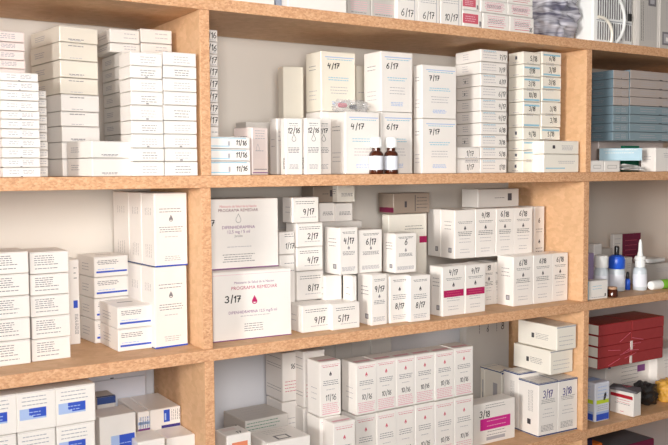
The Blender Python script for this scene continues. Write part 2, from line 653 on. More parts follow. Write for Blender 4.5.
        L.rect(.6, .73, .14, .2, 'ink_faint')
        if style == 'remed':
            F.drop(.5, .56, .008, 'ink_grey')
            F.date(date, .52, .66 if len(date) > 2 else .7, .0135, t=.0017, squeeze=.95)
            F.block(.14, .88, .42, .48, 3, 'ink_grey')
            F.block(.1, .9, .08, .15, 4, 'ink_faint')
        elif style == 'remedlow':
            F.drop(.5, .7, .009, 'ink_dark')
            F.block(.14, .88, .5, .58, 3, 'ink_grey')
            F.date(date, .5, .30, .0125, t=.0016, squeeze=.92)
            F.block(.15, .85, .08, .15, 3, 'ink_faint')
        else:
            F.date(date, .5, .825, .0125, t=.0016, squeeze=.95)
            F.drop(.5, .61, .010, 'ink_dark')
            if style == 'remedband':
                F.rect(.06, .96, .38, .52, 'magenta')
                F.block(.15, .85, .42, .47, 2, 'rose', .001)
                F.block(.2, .8, .3, .35, 2, 'ink_faint')
            else:
                F.block(.14, .88, .47, .54, 3, 'ink_dark')
                F.block(.2, .8, .33, .4, 2, 'ink_faint')
            F.block(.25, .75, .12, .18, 2, 'ink_faint')
        T.words(.2, .8, .5, 'ink_faint')
    elif style == 'sidemark':
        L.rect(.6, .8, .12, .22, 'ink_grey')
        L.rect(.65, .75, .14, .2, 'ink_faint')
    elif style == 'bandside':
        F.block(.4, .94, .84, .87, 2, 'ink_dark', .001)
        F.rect(.80, 1, .69, .76, 'magenta')
    elif style == 'maroon':
        F.rect(.32, 1, 0, 1, 'maroon')
        F.block(.42, .88, .55, .85, 4, 'rose')
        F.block(.06, .26, .7, .9, 3, 'ink_faint')
    elif style == 'bluemed':
        L.rect(0, 1, 0, 1, 'cyan')
        F.block(.2, .7, .55, .7, 2, 'cyan')
        F.words(.15, .85, .1, 'greyprint')
        F.rect(.84, .9, .12, .28, 'ink_dark')
    elif style in ('pinkremed', 'pinkremed2'):
        F.words(.08, .92, .93, 'pinkink' if h > .1 else 'ink_grey', .0012)
        F.words(.14, .86, .9, 'rose', .001)
        F.drop(.5, .76, .009, 'rose' if style == 'pinkremed' else 'ink_dark')
        F.block(.14, .88, .57, .64, 3, 'ink_grey')
        F.words(.3, .7, .48, 'ink_faint')
        k = .0108 if style == 'pinkremed' else .0125
        F.date(date, .52, .29, k, t=.0012, squeeze=.95)
        F.block(.08, .92, .08, .22, 5, 'pinkink', .0014)
        F.rect(.1, .9, .04, .06, 'pinkink')
        T.rect(.1, .9, .2, .4, 'pinkink')
        L.block(.3, .8, .3, .5, 3, 'ink_faint')
    elif style == 'sidelines':
        for v in (.2, .26, .68, .73, .87):
            L.rect(.08, .92, v, v + .008, 'ink_grey')
        F.date('16', .6, .66, .012)
        F.block(.1, .9, .2, .4, 4, 'rose')
    elif style == 'greenline':
        F.block(.02, .8, .86, .95, 3, 'green', .0012)
        T.block(.2, .8, .3, .8, 4, 'ink_faint')
        L.date('2', .6, .8, .012, t=.002)
    elif style == 'squaretop':
        T.rect(.30, .62, .12, .42, 'ink_grey')
        T.rect(.35, .57, .17, .37, 'white')
        T.block(.2, .8, .6, .85, 3, 'ink_faint')
    elif style == 'orangemark':
        F.rect(.2, .85, .78, .9, 'orange')
        T.rect(.15, .7, .55, .85, 'pink')
        T.date('17', .6, .1, .012)
    elif style == 'magentabox':
        F.block(.25, .8, .87, .93, 2, 'ink_grey')
        F.rect(.15, .88, .34, .62, 'hotpink')
        F.block(.3, .8, .42, .54, 2, 'pinkink', .0013)
        F.date(date, .26, .66, .015, t=.0019)
        F.block(.3, .8, .2, .28, 2, 'ink_grey')
        F.rect(.3, .75, .08, .16, 'ink_faint')
    elif style == 'sidepic':
        L.rect(.5, .75, .3, .75, 'ink_faint')
        L.rect(.55, .7, .35, .5, 'ink_grey')
        T.rect(0, 1, 0, .1, 'navy')
        F.rect(0, 1, .95, .985, 'navy')
        L.rect(0, 1, .975, .995, 'navy')
    elif style == 'scrawl':
        F.date('8', .85, .9, .02, t=.002)
        F.upright(.3, .7, .88, .97, 3, 'ink_dark', .0015)
        F.date('6', .5, .89, .014)
    elif style == 'navyedge':
        F.rect(0, 1, .975, .995, 'navy')
        L.rect(0, 1, .975, .995, 'navy')
        F.rect(0, 1, .01, .035, 'navy')
        L.rect(0, 1, .01, .03, 'navy')
        T.rect(0, 1, .0, .05, 'navy')
        T.rect(0, .05, .0, 1, 'navy')
        F.date(date, .48, .72, .019, 'violetink', t=.0022, squeeze=.8)
        F.block(.14, .86, .62, .68, 3, 'ink_grey')
        F.words(.3, .7, .5, 'ink_faint')
        F.block(.2, .85, .36, .42, 2, 'ink_faint')
        F.block(.12, .8, .1, .2, 5, 'ink_grey')
        L.upright(.5, .7, .45, .85, 4, 'ink_grey')
        L.rect(.45, .62, .2, .3, 'ink_dark')
        T.block(.2, .8, .4, .8, 3, 'ink_faint')
    elif style == 'blacksq':
        L.rect(.36, .43, .36, .56, 'ink_dark')
        L.block(.46, .8, .36, .56, 4, 'ink_grey', .0009)
        F.block(.1, .9, .2, .55, 3, 'ink_faint')
        F.rect(.0, 1, .93, .97, 'greyprint')
        T.block(.2, .8, .2, .8, 4, 'ink_faint')
    elif style == 'paperbox':
        F.block(.35, .75, .4, .95, 7, 'ink_grey')
        F.rect(.05, .11, .82, .96, 'navy')
        F.rect(.72, .9, .62, .78, 'purple')


CAT = {'slim': 'box', 'wide': 'carton'}


def carton(x, y, z, w, d, h, rz, style, card, date, flap, label, group):
    x, y, z, w, d, h = (q / 1000 for q in (x, y, z, w, d, h))
    z += BASE
    name = 'carton' if 'carton' in label else ('packet' if 'packet' in label else 'medicine_box')
    if not flap and min(w, h) > .012:
        flap = 'T' if z - BASE + h < .02 else ('F' if w > h else '')
    body = MB()
    body.box(0, 0, 0, w, d, h, card, .0009 if h < .04 else .0012)
    fl = None
    ft = .0004
    if flap:
        fl = MB()
        if flap == 'F':
            fl.box(.0014, -ft, .0012, w - .0014, .0002, h - .0012, card, .0002)
            fl.box(.0014, -ft - .00005, h - .0017, w - .0014, 0, h - .0013, 'ink_faint', 0)
        else:
            fl.box(.0014, .0014, h - .0002, w - .0014, d - .0014, h + ft * .5, card, .0001)
    F = Pen(fl if flap == 'F' else body, 'F', w, d, h, ft + .0001 if flap == 'F' else .0001)
    T = Pen(fl if flap == 'T' else body, 'T', w, d, h, ft * .5 + .0001 if flap == 'T' else .0001)
    L = Pen(body, 'L', w, d, h, .0001)
    deco(style, F, L, T, date, w, d, h, card in ('taupe', 'teal'))
    cat = 'carton' if name == 'carton' else 'box'
    if not fl:
        return prop(body.build(name, None, (x, y, z), math.radians(rz)), label, cat, group)
    o = empty(name, (x, y, z), math.radians(rz), label=label, cat=cat, group=group)
    body.build('box_body', o)
    fl.build('tuck_flap', o)
    return o


# ------------------------------------------------------------------ setting
def structure(name, mb, loc=(0, 0, 0)):
    return prop(mb.build(name, None, loc), None, None, None, 'structure')


b = MB()
b.box(-3.2, -4.2, -.05, 3.6, .4, 0, 'floor', 0)
structure('floor', b)
b = MB()
b.box(-3.2, .285, 0, 3.6, .4, 2.8, 'wall', 0)
structure('wall_back', b)
b = MB()
b.box(-3.2, .281, 0, 3.6, .2849, BASE - .3015, 'dado', 0)
structure('trim_1', b)

T_ = .019
W_ = 1.0135
D_ = .268
Z = dict(s1=.3204, s2=0, s3=-.32, s4=-.6428, s5=-.96)
unit = empty('shelving_unit', (0, 0, 0), label='tall open chipboard shelving unit holding all the medicine boxes, against the back wall', cat='shelf')


def edge_mat(face):
    return 'edge' if face.normal.y < -.7 else 'board'


def board(name, x0, y0, z0, x1, y1, z1):
    bm_ = bmesh.new()
    bmesh.ops.create_cube(bm_, size=1)
    lx, ly, lz = x1 - x0, y1 - y0, z1 - z0
    for v in bm_.verts:
        v.co = Vector(((v.co.x + .5) * lx, (v.co.y + .5) * ly, (v.co.z + .5) * lz))
    bmesh.ops.bevel(bm_, geom=list(bm_.edges), offset=.0007, segments=1, affect='EDGES')
    bm_.normal_update()
    q = MB()
    q.bm(bm_, edge_mat)
    return q.build(name, unit, (x0, y0, z0 + BASE))


XL, XR = -W_ - T_, 2 * W_
for k in ('s1', 's2', 's3', 's4', 's5'):
    board('shelf_board', XL, 0, Z[k], XR, D_, Z[k] + .022)
zs = [Z['s5'] + .022, Z['s4'], Z['s4'] + .022, Z['s3'], Z['s3'] + .022, Z['s2'], Z['s2'] + .022, Z['s1']]
for xx in (XL, .003 - T_, W_ - T_, 2 * W_ - T_):
    board('divider', xx, .001, -BASE, xx + T_, D_, Z['s5'])
    for i in range(0, 8, 2):
        board('divider', xx, .001 if i != 4 else .005, zs[i] + .0002, xx + T_, D_, zs[i + 1] - .0002)

# ------------------------------------------------------------------ boxes
# x, y, z of the front left foot, width, depth, height (mm), turn (degrees), print, card, date, flap, label, group
ROWS = [
    (-357.5, 7.6, 177.1, 59.3, 75.0, 13.3, 0.2, 'slim', 'white', '', 'F', 'slim white medicine box, topmost in the foremost pile at the far upper left', 'white cartons piled at the left of the upper left bay'),
    (-357.0, 7.0, 162.0, 59.3, 75.0, 14.1, -0.1, 'slim', 'white', '', 'F', 'slim white medicine box, second from top in the foremost pile at the far upper left', 'white cartons piled at the left of the upper left bay'),
    (-357.1, 6.9, 146.1, 59.3, 75.0, 14.9, -0.5, 'slim', 'white', '', 'F', 'slim white medicine box, third from top in the foremost pile at the far upper left', 'white cartons piled at the left of the upper left bay'),
    (-357.6, 7.8, 129.4, 59.3, 75.0, 15.7, -0.4, 'slim', 'white', '', 'F', 'slim white medicine box, fourth from top in the foremost pile at the far upper left', 'white cartons piled at the left of the upper left bay'),
    (-356.7, 7.8, 115.9, 59.3, 75.0, 12.5, -0.4, 'slim', 'white', '', 'F', 'slim white medicine box, fifth from top in the foremost pile at the far upper left', 'white cartons piled at the left of the upper left bay'),
    (-356.9, 7.3, 100.6, 59.3, 75.0, 14.3, 0.4, 'slim', 'white', '', 'F', 'slim white medicine box, sixth from top in the foremost pile at the far upper left', 'white cartons piled at the left of the upper left bay'),
    (-357.2, 8.2, 85.6, 59.3, 75.0, 14.0, 0.5, 'slim', 'white', '', 'F', 'slim white medicine box, seventh from top in the foremost pile at the far upper left', 'white cartons piled at the left of the upper left bay'),
    (-356.6, 6.9, 70.4, 59.3, 75.0, 14.2, -0.2, 'slim', 'white', '', 'F', 'slim white medicine box, eighth from top in the foremost pile at the far upper left', 'white cartons piled at the left of the upper left bay'),
    (-357.5, 7.1, 53.7, 59.3, 75.0, 15.8, -0.2, 'slim', 'white', '', 'F', 'slim white medicine box, ninth from top in the foremost pile at the far upper left', 'white cartons piled at the left of the upper left bay'),
    (-357.5, 8.8, 38.5, 59.3, 75.0, 14.2, 0.1, 'slim', 'white', '', 'F', 'slim white medicine box, tenth from top in the foremost pile at the far upper left', 'white cartons piled at the left of the upper left bay'),
    (-357.2, 8.3, 22.5, 59.3, 75.0, 15.0, 0.0, 'slim', 'white', '', 'F', 'slim white medicine box, lowest in the foremost pile at the far upper left', 'white cartons piled at the left of the upper left bay'),
    (-293.3, 91.0, 157.3, 27.6, 100.0, 13.5, -0.3, 'slim2', 'pale', '', 'F', 'narrow pale box, topmost in the thin column behind the foremost upper left pile', 'narrow boxes behind the upper left pile'),
    (-292.8, 92.4, 142.7, 27.6, 100.0, 13.6, -0.2, 'slim2', 'pale', '', 'F', 'narrow pale box, second from top in the thin column behind the foremost upper left pile', 'narrow boxes behind the upper left pile'),
    (-292.8, 92.2, 128.2, 27.6, 100.0, 13.6, -0.2, 'slim2', 'pale', '', 'F', 'narrow pale box, third from top in the thin column behind the foremost upper left pile', 'narrow boxes behind the upper left pile'),
    (-292.5, 92.7, 113.6, 27.6, 100.0, 13.6, -0.3, 'slim2', 'pale', '', 'F', 'narrow pale box, fourth from top in the thin column behind the foremost upper left pile', 'narrow boxes behind the upper left pile'),
    (-292.7, 92.2, 99.0, 27.6, 100.0, 13.6, 0.4, 'slim2', 'pale', '', 'F', 'narrow pale box, fifth from top in the thin column behind the foremost upper left pile', 'narrow boxes behind the upper left pile'),
    (-293.0, 92.6, 83.9, 27.6, 100.0, 14.1, 0.5, 'slim2', 'pale', '', 'F', 'narrow pale box, sixth from top in the thin column behind the foremost upper left pile', 'narrow boxes behind the upper left pile'),
    (-292.8, 91.1, 68.9, 27.6, 100.0, 14.0, 0.3, 'slim2', 'pale', '', 'F', 'narrow pale box, seventh from top in the thin column behind the foremost upper left pile', 'narrow boxes behind the upper left pile'),
    (-292.7, 91.2, 54.1, 27.6, 100.0, 13.8, -0.5, 'slim2', 'pale', '', 'F', 'narrow pale box, eighth from top in the thin column behind the foremost upper left pile', 'narrow boxes behind the upper left pile'),
    (-292.4, 92.4, 39.6, 27.6, 100.0, 13.5, 0.1, 'slim2', 'pale', '', 'F', 'narrow pale box, ninth from top in the thin column behind the foremost upper left pile', 'narrow boxes behind the upper left pile'),
    (-293.0, 92.9, 22.5, 27.6, 100.0, 16.1, 0.2, 'slim2', 'pale', '', 'F', 'narrow pale box, lowest in the thin column behind the foremost upper left pile', 'narrow boxes behind the upper left pile'),
    (-381.6, 100.2, 252.4, 84.4, 120.0, 17.7, -0.0, 'slim', 'pink', '', 'F', 'pinkish white carton, topmost in the pile rising behind the far left boxes', 'pinkish cartons at the back of the upper left bay'),
    (-381.2, 100.8, 238.0, 84.4, 120.0, 13.4, -0.0, 'slim', 'pink', '', 'F', 'pinkish white carton, second from top in the pile rising behind the far left boxes', 'pinkish cartons at the back of the upper left bay'),
    (-382.3, 100.4, 222.3, 84.4, 120.0, 14.7, 0.2, 'slim', 'pink', '', 'F', 'pinkish white carton, third from top in the pile rising behind the far left boxes', 'pinkish cartons at the back of the upper left bay'),
    (-381.1, 100.4, 207.4, 84.4, 120.0, 13.9, 0.3, 'slim', 'pink', '', 'F', 'pinkish white carton, fourth from top in the pile rising behind the far left boxes', 'pinkish cartons at the back of the upper left bay'),
    (-381.9, 99.5, 22.5, 84.4, 120.0, 183.9, 0.2, 'slim', 'pink', '', 'F', 'pinkish white carton, lowest in the pile rising behind the far left boxes', 'pinkish cartons at the back of the upper left bay'),
    (-238.3, 98.9, 259.5, 71.1, 135.0, 27.7, 7.7, 'wide', 'beige', '', 'F', 'large plain carton, topmost in the turned pile, upper left bay', 'turned cream cartons in the upper left bay'),
    (-238.8, 99.1, 228.2, 71.1, 135.0, 30.4, 8.3, 'wide', 'beige', '', 'F', 'large plain carton, second from top in the turned pile, upper left bay', 'turned cream cartons in the upper left bay'),
    (-238.6, 99.1, 197.6, 71.1, 135.0, 29.5, 7.9, 'wide', 'beige', '', 'F', 'large plain carton, third from top in the turned pile, upper left bay', 'turned cream cartons in the upper left bay'),
    (-238.8, 100.9, 168.6, 71.1, 135.0, 28.0, 7.9, 'wide', 'beige', '', 'F', 'large plain carton, fourth from top in the turned pile, upper left bay', 'turned cream cartons in the upper left bay'),
    (-237.8, 100.1, 138.1, 71.1, 135.0, 29.5, 8.3, 'wide', 'white', '', 'F', 'large plain carton, fifth from top in the turned pile, upper left bay', 'turned cream cartons in the upper left bay'),
    (-238.6, 100.9, 111.8, 71.1, 135.0, 25.3, 7.9, 'wide', 'white', '', 'F', 'large plain carton, sixth from top in the turned pile, upper left bay', 'turned cream cartons in the upper left bay'),
    (-237.8, 99.7, 83.6, 71.1, 135.0, 27.1, 8.5, 'wide', 'white', '', 'F', 'large plain carton, seventh from top in the turned pile, upper left bay', 'turned cream cartons in the upper left bay'),
    (-238.7, 99.2, 53.7, 71.1, 135.0, 28.9, 7.7, 'wide', 'white', '', 'F', 'large plain carton, eighth from top in the turned pile, upper left bay', 'turned cream cartons in the upper left bay'),
    (-238.3, 99.4, 22.5, 71.1, 135.0, 30.2, 8.1, 'wide', 'white', '', 'F', 'large plain carton, lowest in the turned pile, upper left bay', 'turned cream cartons in the upper left bay'),
    (-214.2, 4.0, 54.0, 80.6, 85.0, 28.5, 13.0, 'wide', 'white', '', 'F', 'upper of two plain white cartons turned on the shelf edge, upper left bay', 'pair of turned white cartons'),
    (-214.2, 4.0, 22.5, 80.6, 85.0, 30.5, 13.0, 'wide', 'white', '', 'F', 'lower of two plain white cartons turned on the shelf edge, upper left bay', 'pair of turned white cartons'),
    (-143.9, 4.5, 213.7, 57.6, 60.0, 22.9, 0.1, 'slim3', 'white', '', 'F', 'white medicine box, topmost in the left front column against the chipboard divider', 'bright white boxes beside the left divider'),
    (-144.5, 4.4, 192.2, 57.6, 60.0, 20.6, 0.4, 'slim3', 'white', '', 'F', 'white medicine box, second from top in the left front column against the chipboard divider', 'bright white boxes beside the left divider'),
    (-143.5, 4.7, 169.5, 57.6, 60.0, 21.6, 0.3, 'slim3', 'white', '', 'F', 'white medicine box, third from top in the left front column against the chipboard divider', 'bright white boxes beside the left divider'),
    (-144.0, 3.7, 145.9, 57.6, 60.0, 22.7, -0.4, 'slim3', 'white', '', 'F', 'white medicine box, fourth from top in the left front column against the chipboard divider', 'bright white boxes beside the left divider'),
    (-144.4, 4.3, 119.2, 57.6, 60.0, 25.6, -0.4, 'slim3', 'white', '', 'F', 'white medicine box, fifth from top in the left front column against the chipboard divider', 'bright white boxes beside the left divider'),
    (-144.3, 3.3, 96.0, 57.6, 60.0, 22.2, -0.2, 'slim3', 'white', '', 'F', 'white medicine box, sixth from top in the left front column against the chipboard divider', 'bright white boxes beside the left divider'),
    (-144.5, 2.9, 71.5, 57.6, 60.0, 23.5, -0.3, 'slim3', 'white', '', 'F', 'white medicine box, seventh from top in the left front column against the chipboard divider', 'bright white boxes beside the left divider'),
    (-144.1, 3.0, 48.2, 57.6, 60.0, 22.3, -0.5, 'slim3', 'white', '', 'F', 'white medicine box, eighth from top in the left front column against the chipboard divider', 'bright white boxes beside the left divider'),
    (-143.8, 4.9, 22.5, 57.6, 60.0, 24.7, -0.4, 'slim3', 'white', '', 'F', 'white medicine box, lowest in the left front column against the chipboard divider', 'bright white boxes beside the left divider'),
    (-84.9, 3.4, 217.3, 62.1, 60.0, 23.4, -0.1, 'slim3', 'white', '', 'F', 'white medicine box, topmost in the right front column against the chipboard divider', 'bright white boxes beside the left divider'),
    (-84.3, 3.1, 195.3, 62.1, 60.0, 21.0, 0.5, 'slim3', 'white', '', 'F', 'white medicine box, second from top in the right front column against the chipboard divider', 'bright white boxes beside the left divider'),
    (-84.7, 3.9, 172.2, 62.1, 60.0, 22.1, -0.4, 'slim3', 'white', '', 'F', 'white medicine box, third from top in the right front column against the chipboard divider', 'bright white boxes beside the left divider'),
    (-84.9, 3.0, 148.0, 62.1, 60.0, 23.2, -0.2, 'slim3', 'white', '', 'F', 'white medicine box, fourth from top in the right front column against the chipboard divider', 'bright white boxes beside the left divider'),
    (-85.1, 4.8, 120.8, 62.1, 60.0, 26.2, -0.5, 'slim3', 'white', '', 'F', 'white medicine box, fifth from top in the right front column against the chipboard divider', 'bright white boxes beside the left divider'),
    (-84.7, 5.1, 97.0, 62.1, 60.0, 22.7, -0.4, 'slim3', 'white', '', 'F', 'white medicine box, sixth from top in the right front column against the chipboard divider', 'bright white boxes beside the left divider'),
    (-85.3, 4.1, 72.0, 62.1, 60.0, 24.0, 0.0, 'slim3', 'white', '', 'F', 'white medicine box, seventh from top in the right front column against the chipboard divider', 'bright white boxes beside the left divider'),
    (-84.3, 5.1, 48.2, 62.1, 60.0, 22.8, 0.2, 'slim3', 'white', '', 'F', 'white medicine box, eighth from top in the right front column against the chipboard divider', 'bright white boxes beside the left divider'),
    (-84.9, 3.4, 22.5, 62.1, 60.0, 24.7, -0.3, 'slim3', 'white', '', 'F', 'white medicine box, lowest in the right front column against the chipboard divider', 'bright white boxes beside the left divider'),
    (-130.4, 85.7, 223.1, 48.5, 120.0, 24.1, 0.3, 'wide', 'pale', '', '', 'greyish box end, topmost in the column behind the bright white divider pile', 'second layer behind the bright divider pile'),
    (-130.7, 84.6, 200.5, 48.5, 120.0, 21.7, 0.3, 'wide', 'pale', '', '', 'greyish box end, second from top in the column behind the bright white divider pile', 'second layer behind the bright divider pile'),
    (-130.0, 86.2, 176.7, 48.5, 120.0, 22.8, 0.3, 'wide', 'pale', '', '', 'greyish box end, third from top in the column behind the bright white divider pile', 'second layer behind the bright divider pile'),
    (-130.1, 85.8, 151.8, 48.5, 120.0, 23.9, -0.3, 'wide', 'pale', '', '', 'greyish box end, fourth from top in the column behind the bright white divider pile', 'second layer behind the bright divider pile'),
    (-130.6, 85.0, 123.8, 48.5, 120.0, 27.0, -0.5, 'wide', 'pale', '', '', 'greyish box end, fifth from top in the column behind the bright white divider pile', 'second layer behind the bright divider pile'),
    (-130.7, 83.9, 99.4, 48.5, 120.0, 23.4, -0.2, 'wide', 'pale', '', '', 'greyish box end, sixth from top in the column behind the bright white divider pile', 'second layer behind the bright divider pile'),
    (-129.9, 85.5, 73.7, 48.5, 120.0, 24.7, -0.1, 'wide', 'pale', '', '', 'greyish box end, seventh from top in the column behind the bright white divider pile', 'second layer behind the bright divider pile'),
    (-129.8, 86.0, 49.2, 48.5, 120.0, 23.5, 0.5, 'wide', 'pale', '', '', 'greyish box end, eighth from top in the column behind the bright white divider pile', 'second layer behind the bright divider pile'),
    (-130.7, 84.7, 22.5, 48.5, 120.0, 25.7, -0.3, 'wide', 'pale', '', '', 'greyish box end, lowest in the column behind the bright white divider pile', 'second layer behind the bright divider pile'),
    (-146.8, 104.7, 265.4, 56.0, 90.0, 24.7, 0.0, 'slim2', 'pale', '', 'F', 'upper pale carton, left of four lying under the top shelf behind the bright pile', 'pale cartons lying under the top shelf'),
    (-146.5, 105.4, 248.3, 56.0, 90.0, 16.1, -0.0, 'slim2', 'pale', '', 'F', 'lower pale carton, left of four lying under the top shelf behind the bright pile', 'pale cartons lying under the top shelf'),
    (-88.9, 105.1, 269.7, 61.0, 90.0, 25.2, -0.2, 'slim2', 'pale', '', 'F', 'upper pale carton, right of four lying under the top shelf behind the bright pile', 'pale cartons lying under the top shelf'),
    (-88.8, 105.2, 248.3, 61.0, 90.0, 20.4, 0.1, 'slim2', 'pale', '', 'F', 'lower pale carton, right of four lying under the top shelf behind the bright pile', 'pale cartons lying under the top shelf'),
    (17.8, 80.6, 277.8, 37.3, 90.0, 21.7, -0.3, 'enddate', 'white', '1/16', 'F', 'small dated white box, topmost in the tall column hugging the left divider', 'dated column hugging the left divider'),
    (17.6, 80.7, 254.5, 37.3, 90.0, 22.3, 0.3, 'enddate', 'white', '1/16', 'F', 'small dated white box, second from top in the tall column hugging the left divider', 'dated column hugging the left divider'),
    (17.7, 81.1, 231.5, 37.3, 90.0, 21.9, -0.1, 'enddate', 'white', '1/17', 'F', 'small dated white box, third from top in the tall column hugging the left divider', 'dated column hugging the left divider'),
    (18.1, 81.1, 208.4, 37.3, 90.0, 22.2, -0.3, 'enddate', 'white', '1/17', 'F', 'small dated white box, fourth from top in the tall column hugging the left divider', 'dated column hugging the left divider'),
    (17.4, 79.1, 185.2, 37.3, 90.0, 22.2, 0.4, 'enddate', 'white', '1/17', 'F', 'small dated white box, fifth from top in the tall column hugging the left divider', 'dated column hugging the left divider'),
    (17.4, 80.7, 162.1, 37.3, 90.0, 22.0, 0.3, 'enddate', 'white', '1/17', 'F', 'small dated white box, sixth from top in the tall column hugging the left divider', 'dated column hugging the left divider'),
    (18.0, 81.2, 139.4, 37.3, 90.0, 21.7, -0.1, 'enddate', 'white', '1/17', 'F', 'small dated white box, seventh from top in the tall column hugging the left divider', 'dated column hugging the left divider'),
    (17.4, 80.1, 116.7, 37.3, 90.0, 21.7, -0.5, 'enddate', 'white', '1/17', 'F', 'small dated white box, eighth from top in the tall column hugging the left divider', 'dated column hugging the left divider'),
    (18.0, 81.1, 22.5, 37.3, 90.0, 93.2, 0.0, 'enddate', 'white', '1/18', 'F', 'small dated white box, lowest in the tall column hugging the left divider', 'dated column hugging the left divider'),
    (6.0, 13.0, 72.0, 82.2, 60.0, 21.7, 0.4, 'cyanend', 'white', '11/16', 'F', 'cyan-striped white box dated 11/16, topmost of three beside the left divider', 'three boxes dated 11/16'),
    (5.7, 12.8, 49.3, 82.2, 60.0, 21.7, -0.2, 'cyanend', 'white', '11/16', 'F', 'cyan-striped white box dated 11/16, second from top of three beside the left divider', 'three boxes dated 11/16'),
    (5.8, 11.5, 22.5, 82.2, 60.0, 25.8, 0.1, 'cyanend', 'white', '11/16', 'F', 'cyan-striped white box dated 11/16, lowest of three beside the left divider', 'three boxes dated 11/16'),
    (103.7, 35.0, 22.5, 40.6, 54.6, 91.5, 14, 'mini', 'pink', '', '', 'pinkish white upright box with a purple foot line beside the 11/16 boxes', 'upright boxes in the upper middle bay'),
    (163.2, 180.0, 22.5, 58.0, 50.0, 110.6, 0, 'plain', 'pale', '', '', 'pale box barely showing over the pinkish upright box', 'upright boxes in the upper middle bay'),
    (179.1, 75.0, 22.5, 16.9, 29.3, 112.8, 0, 'plain', 'white', '', '', 'thin white box behind the first 12/16 box', 'upright boxes in the upper middle bay'),
    (168.2, 20.0, 22.5, 38.0, 20.0, 109.8, 0, 'ring', 'white', '12/16', 'T', 'left one of two slim white boxes dated 12/16 with ring mark', 'slim upright boxes dated 12/16'),
    (210.5, 14.0, 22.5, 35.8, 40.0, 111.1, 0, 'ring', 'white', '12/16', 'T', 'right one of two slim white boxes dated 12/16 with ring mark', 'slim upright boxes dated 12/16'),
    (263.2, 62.0, 22.5, 36.4, 40.0, 114.2, 0, 'ring', 'white', '1/17', 'T', 'slim white box half hidden behind the right 12/16 box', 'slim upright boxes dated 12/16'),
    (244.5, 165.0, 22.5, 46.6, 30.0, 229.0, -8, 'side8', 'cream', '', '', 'tall cream box with small black marks left of the upper 4/17 box', 'large blue-printed cartons'),
    (302.1, 105.0, 155.8, 86.6, 62.2, 125.1, 0, 'bluebig', 'cream', '4/17', '', 'large upper carton dated 4/17, blue print, left of the middle bay centre', 'large blue-printed cartons'),
    (301.6, 105.0, 22.5, 86.4, 63.4, 132.3, 0, 'plain', 'white', '', '', 'large white carton under the upper 4/17 carton, mostly hidden', 'large blue-printed cartons'),
    (319.5, 40.0, 22.5, 86.0, 62.0, 128.8, 0, 'bluebig', 'white', '4/17', '', 'lower large carton dated 4/17 standing behind the left brown bottle', 'large blue-printed cartons'),
    (417.4, 50.0, 154.8, 83.8, 63.9, 127.4, 0, 'bluebig', 'white', '6/17', '', 'upper large carton dated 6/17 in the middle of the bay', 'large blue-printed cartons'),
    (417.2, 50.0, 22.5, 84.0, 80.0, 131.3, 0, 'bluebig', 'white', '6/17', '', 'lower large carton dated 6/17 behind the right brown bottle', 'large blue-printed cartons'),
    (435.5, 170.0, 22.5, 24.8, 60.0, 243.2, 0, 'plain', 'cream', '', '', 'narrow cream box deep between the 4/17 and 6/17 cartons', 'large blue-printed cartons'),
    (519.4, 40.0, 143.2, 97.0, 30.1, 115.9, 0, 'bluebig', 'white', '7/17', '', 'upper large carton dated 7/17', 'large blue-printed cartons'),
    (519.4, 40.0, 22.5, 97.5, 30.2, 119.7, 0, 'bluebig', 'white', '7/17', '', 'lower large carton dated 7/17', 'large blue-printed cartons'),
    (697.2, 49.4, 278.3, 82.5, 89.6, 27.3, -0.4, 'endright', 'white', '7/17', 'F', 'flat white box, topmost in the tall pile right of the 7/17 cartons', 'flat boxes piled right of the 7/17 cartons'),
    (697.1, 51.0, 250.7, 82.5, 89.6, 26.7, -0.0, 'endright', 'white', '7/17', 'F', 'flat white box, second from top in the tall pile right of the 7/17 cartons', 'flat boxes piled right of the 7/17 cartons'),
    (697.8, 50.2, 222.5, 82.5, 89.6, 27.2, -0.1, 'endright', 'white', '6/17', 'F', 'flat white box, third from top in the tall pile right of the 7/17 cartons', 'flat boxes piled right of the 7/17 cartons'),
    (697.3, 51.0, 194.0, 82.5, 89.6, 27.5, 0.0, 'endright', 'white', '6/17', 'F', 'flat white box, fourth from top in the tall pile right of the 7/17 cartons', 'flat boxes piled right of the 7/17 cartons'),
    (696.7, 50.1, 165.5, 82.5, 89.6, 27.5, -0.1, 'endright', 'white', '4/17', 'F', 'flat white box, fifth from top in the tall pile right of the 7/17 cartons', 'flat boxes piled right of the 7/17 cartons'),
    (696.7, 49.2, 138.1, 82.5, 89.6, 26.4, 0.3, 'endright', 'white', '4/17', 'F', 'flat white box, sixth from top in the tall pile right of the 7/17 cartons', 'flat boxes piled right of the 7/17 cartons'),
    (697.3, 49.2, 111.1, 82.5, 89.6, 26.0, 0.2, 'endright', 'white', '6/18', 'F', 'flat white box, seventh from top in the tall pile right of the 7/17 cartons', 'flat boxes piled right of the 7/17 cartons'),
    (697.1, 50.1, 82.7, 82.5, 89.6, 27.4, 0.0, 'endright', 'white', '3/18', 'F', 'flat white box, eighth from top in the tall pile right of the 7/17 cartons', 'flat boxes piled right of the 7/17 cartons'),
    (697.6, 50.1, 55.6, 82.5, 89.6, 26.1, -0.4, 'endright', 'white', '5/18', 'F', 'flat white box, ninth from top in the tall pile right of the 7/17 cartons', 'flat boxes piled right of the 7/17 cartons'),
    (697.0, 50.1, 22.5, 82.5, 89.6, 32.1, -0.2, 'endright', 'white', '1/18', 'F', 'flat white box, lowest in the tall pile right of the 7/17 cartons', 'flat boxes piled right of the 7/17 cartons'),
    (630.4, 50.0, 55.0, 65.5, 50.0, 26.1, 0, 'enddate', 'white', '1/17', 'F', 'small box dated 1/17, upper of two squeezed beside the lower 7/17 carton', 'two small boxes beside the 7/17 carton'),
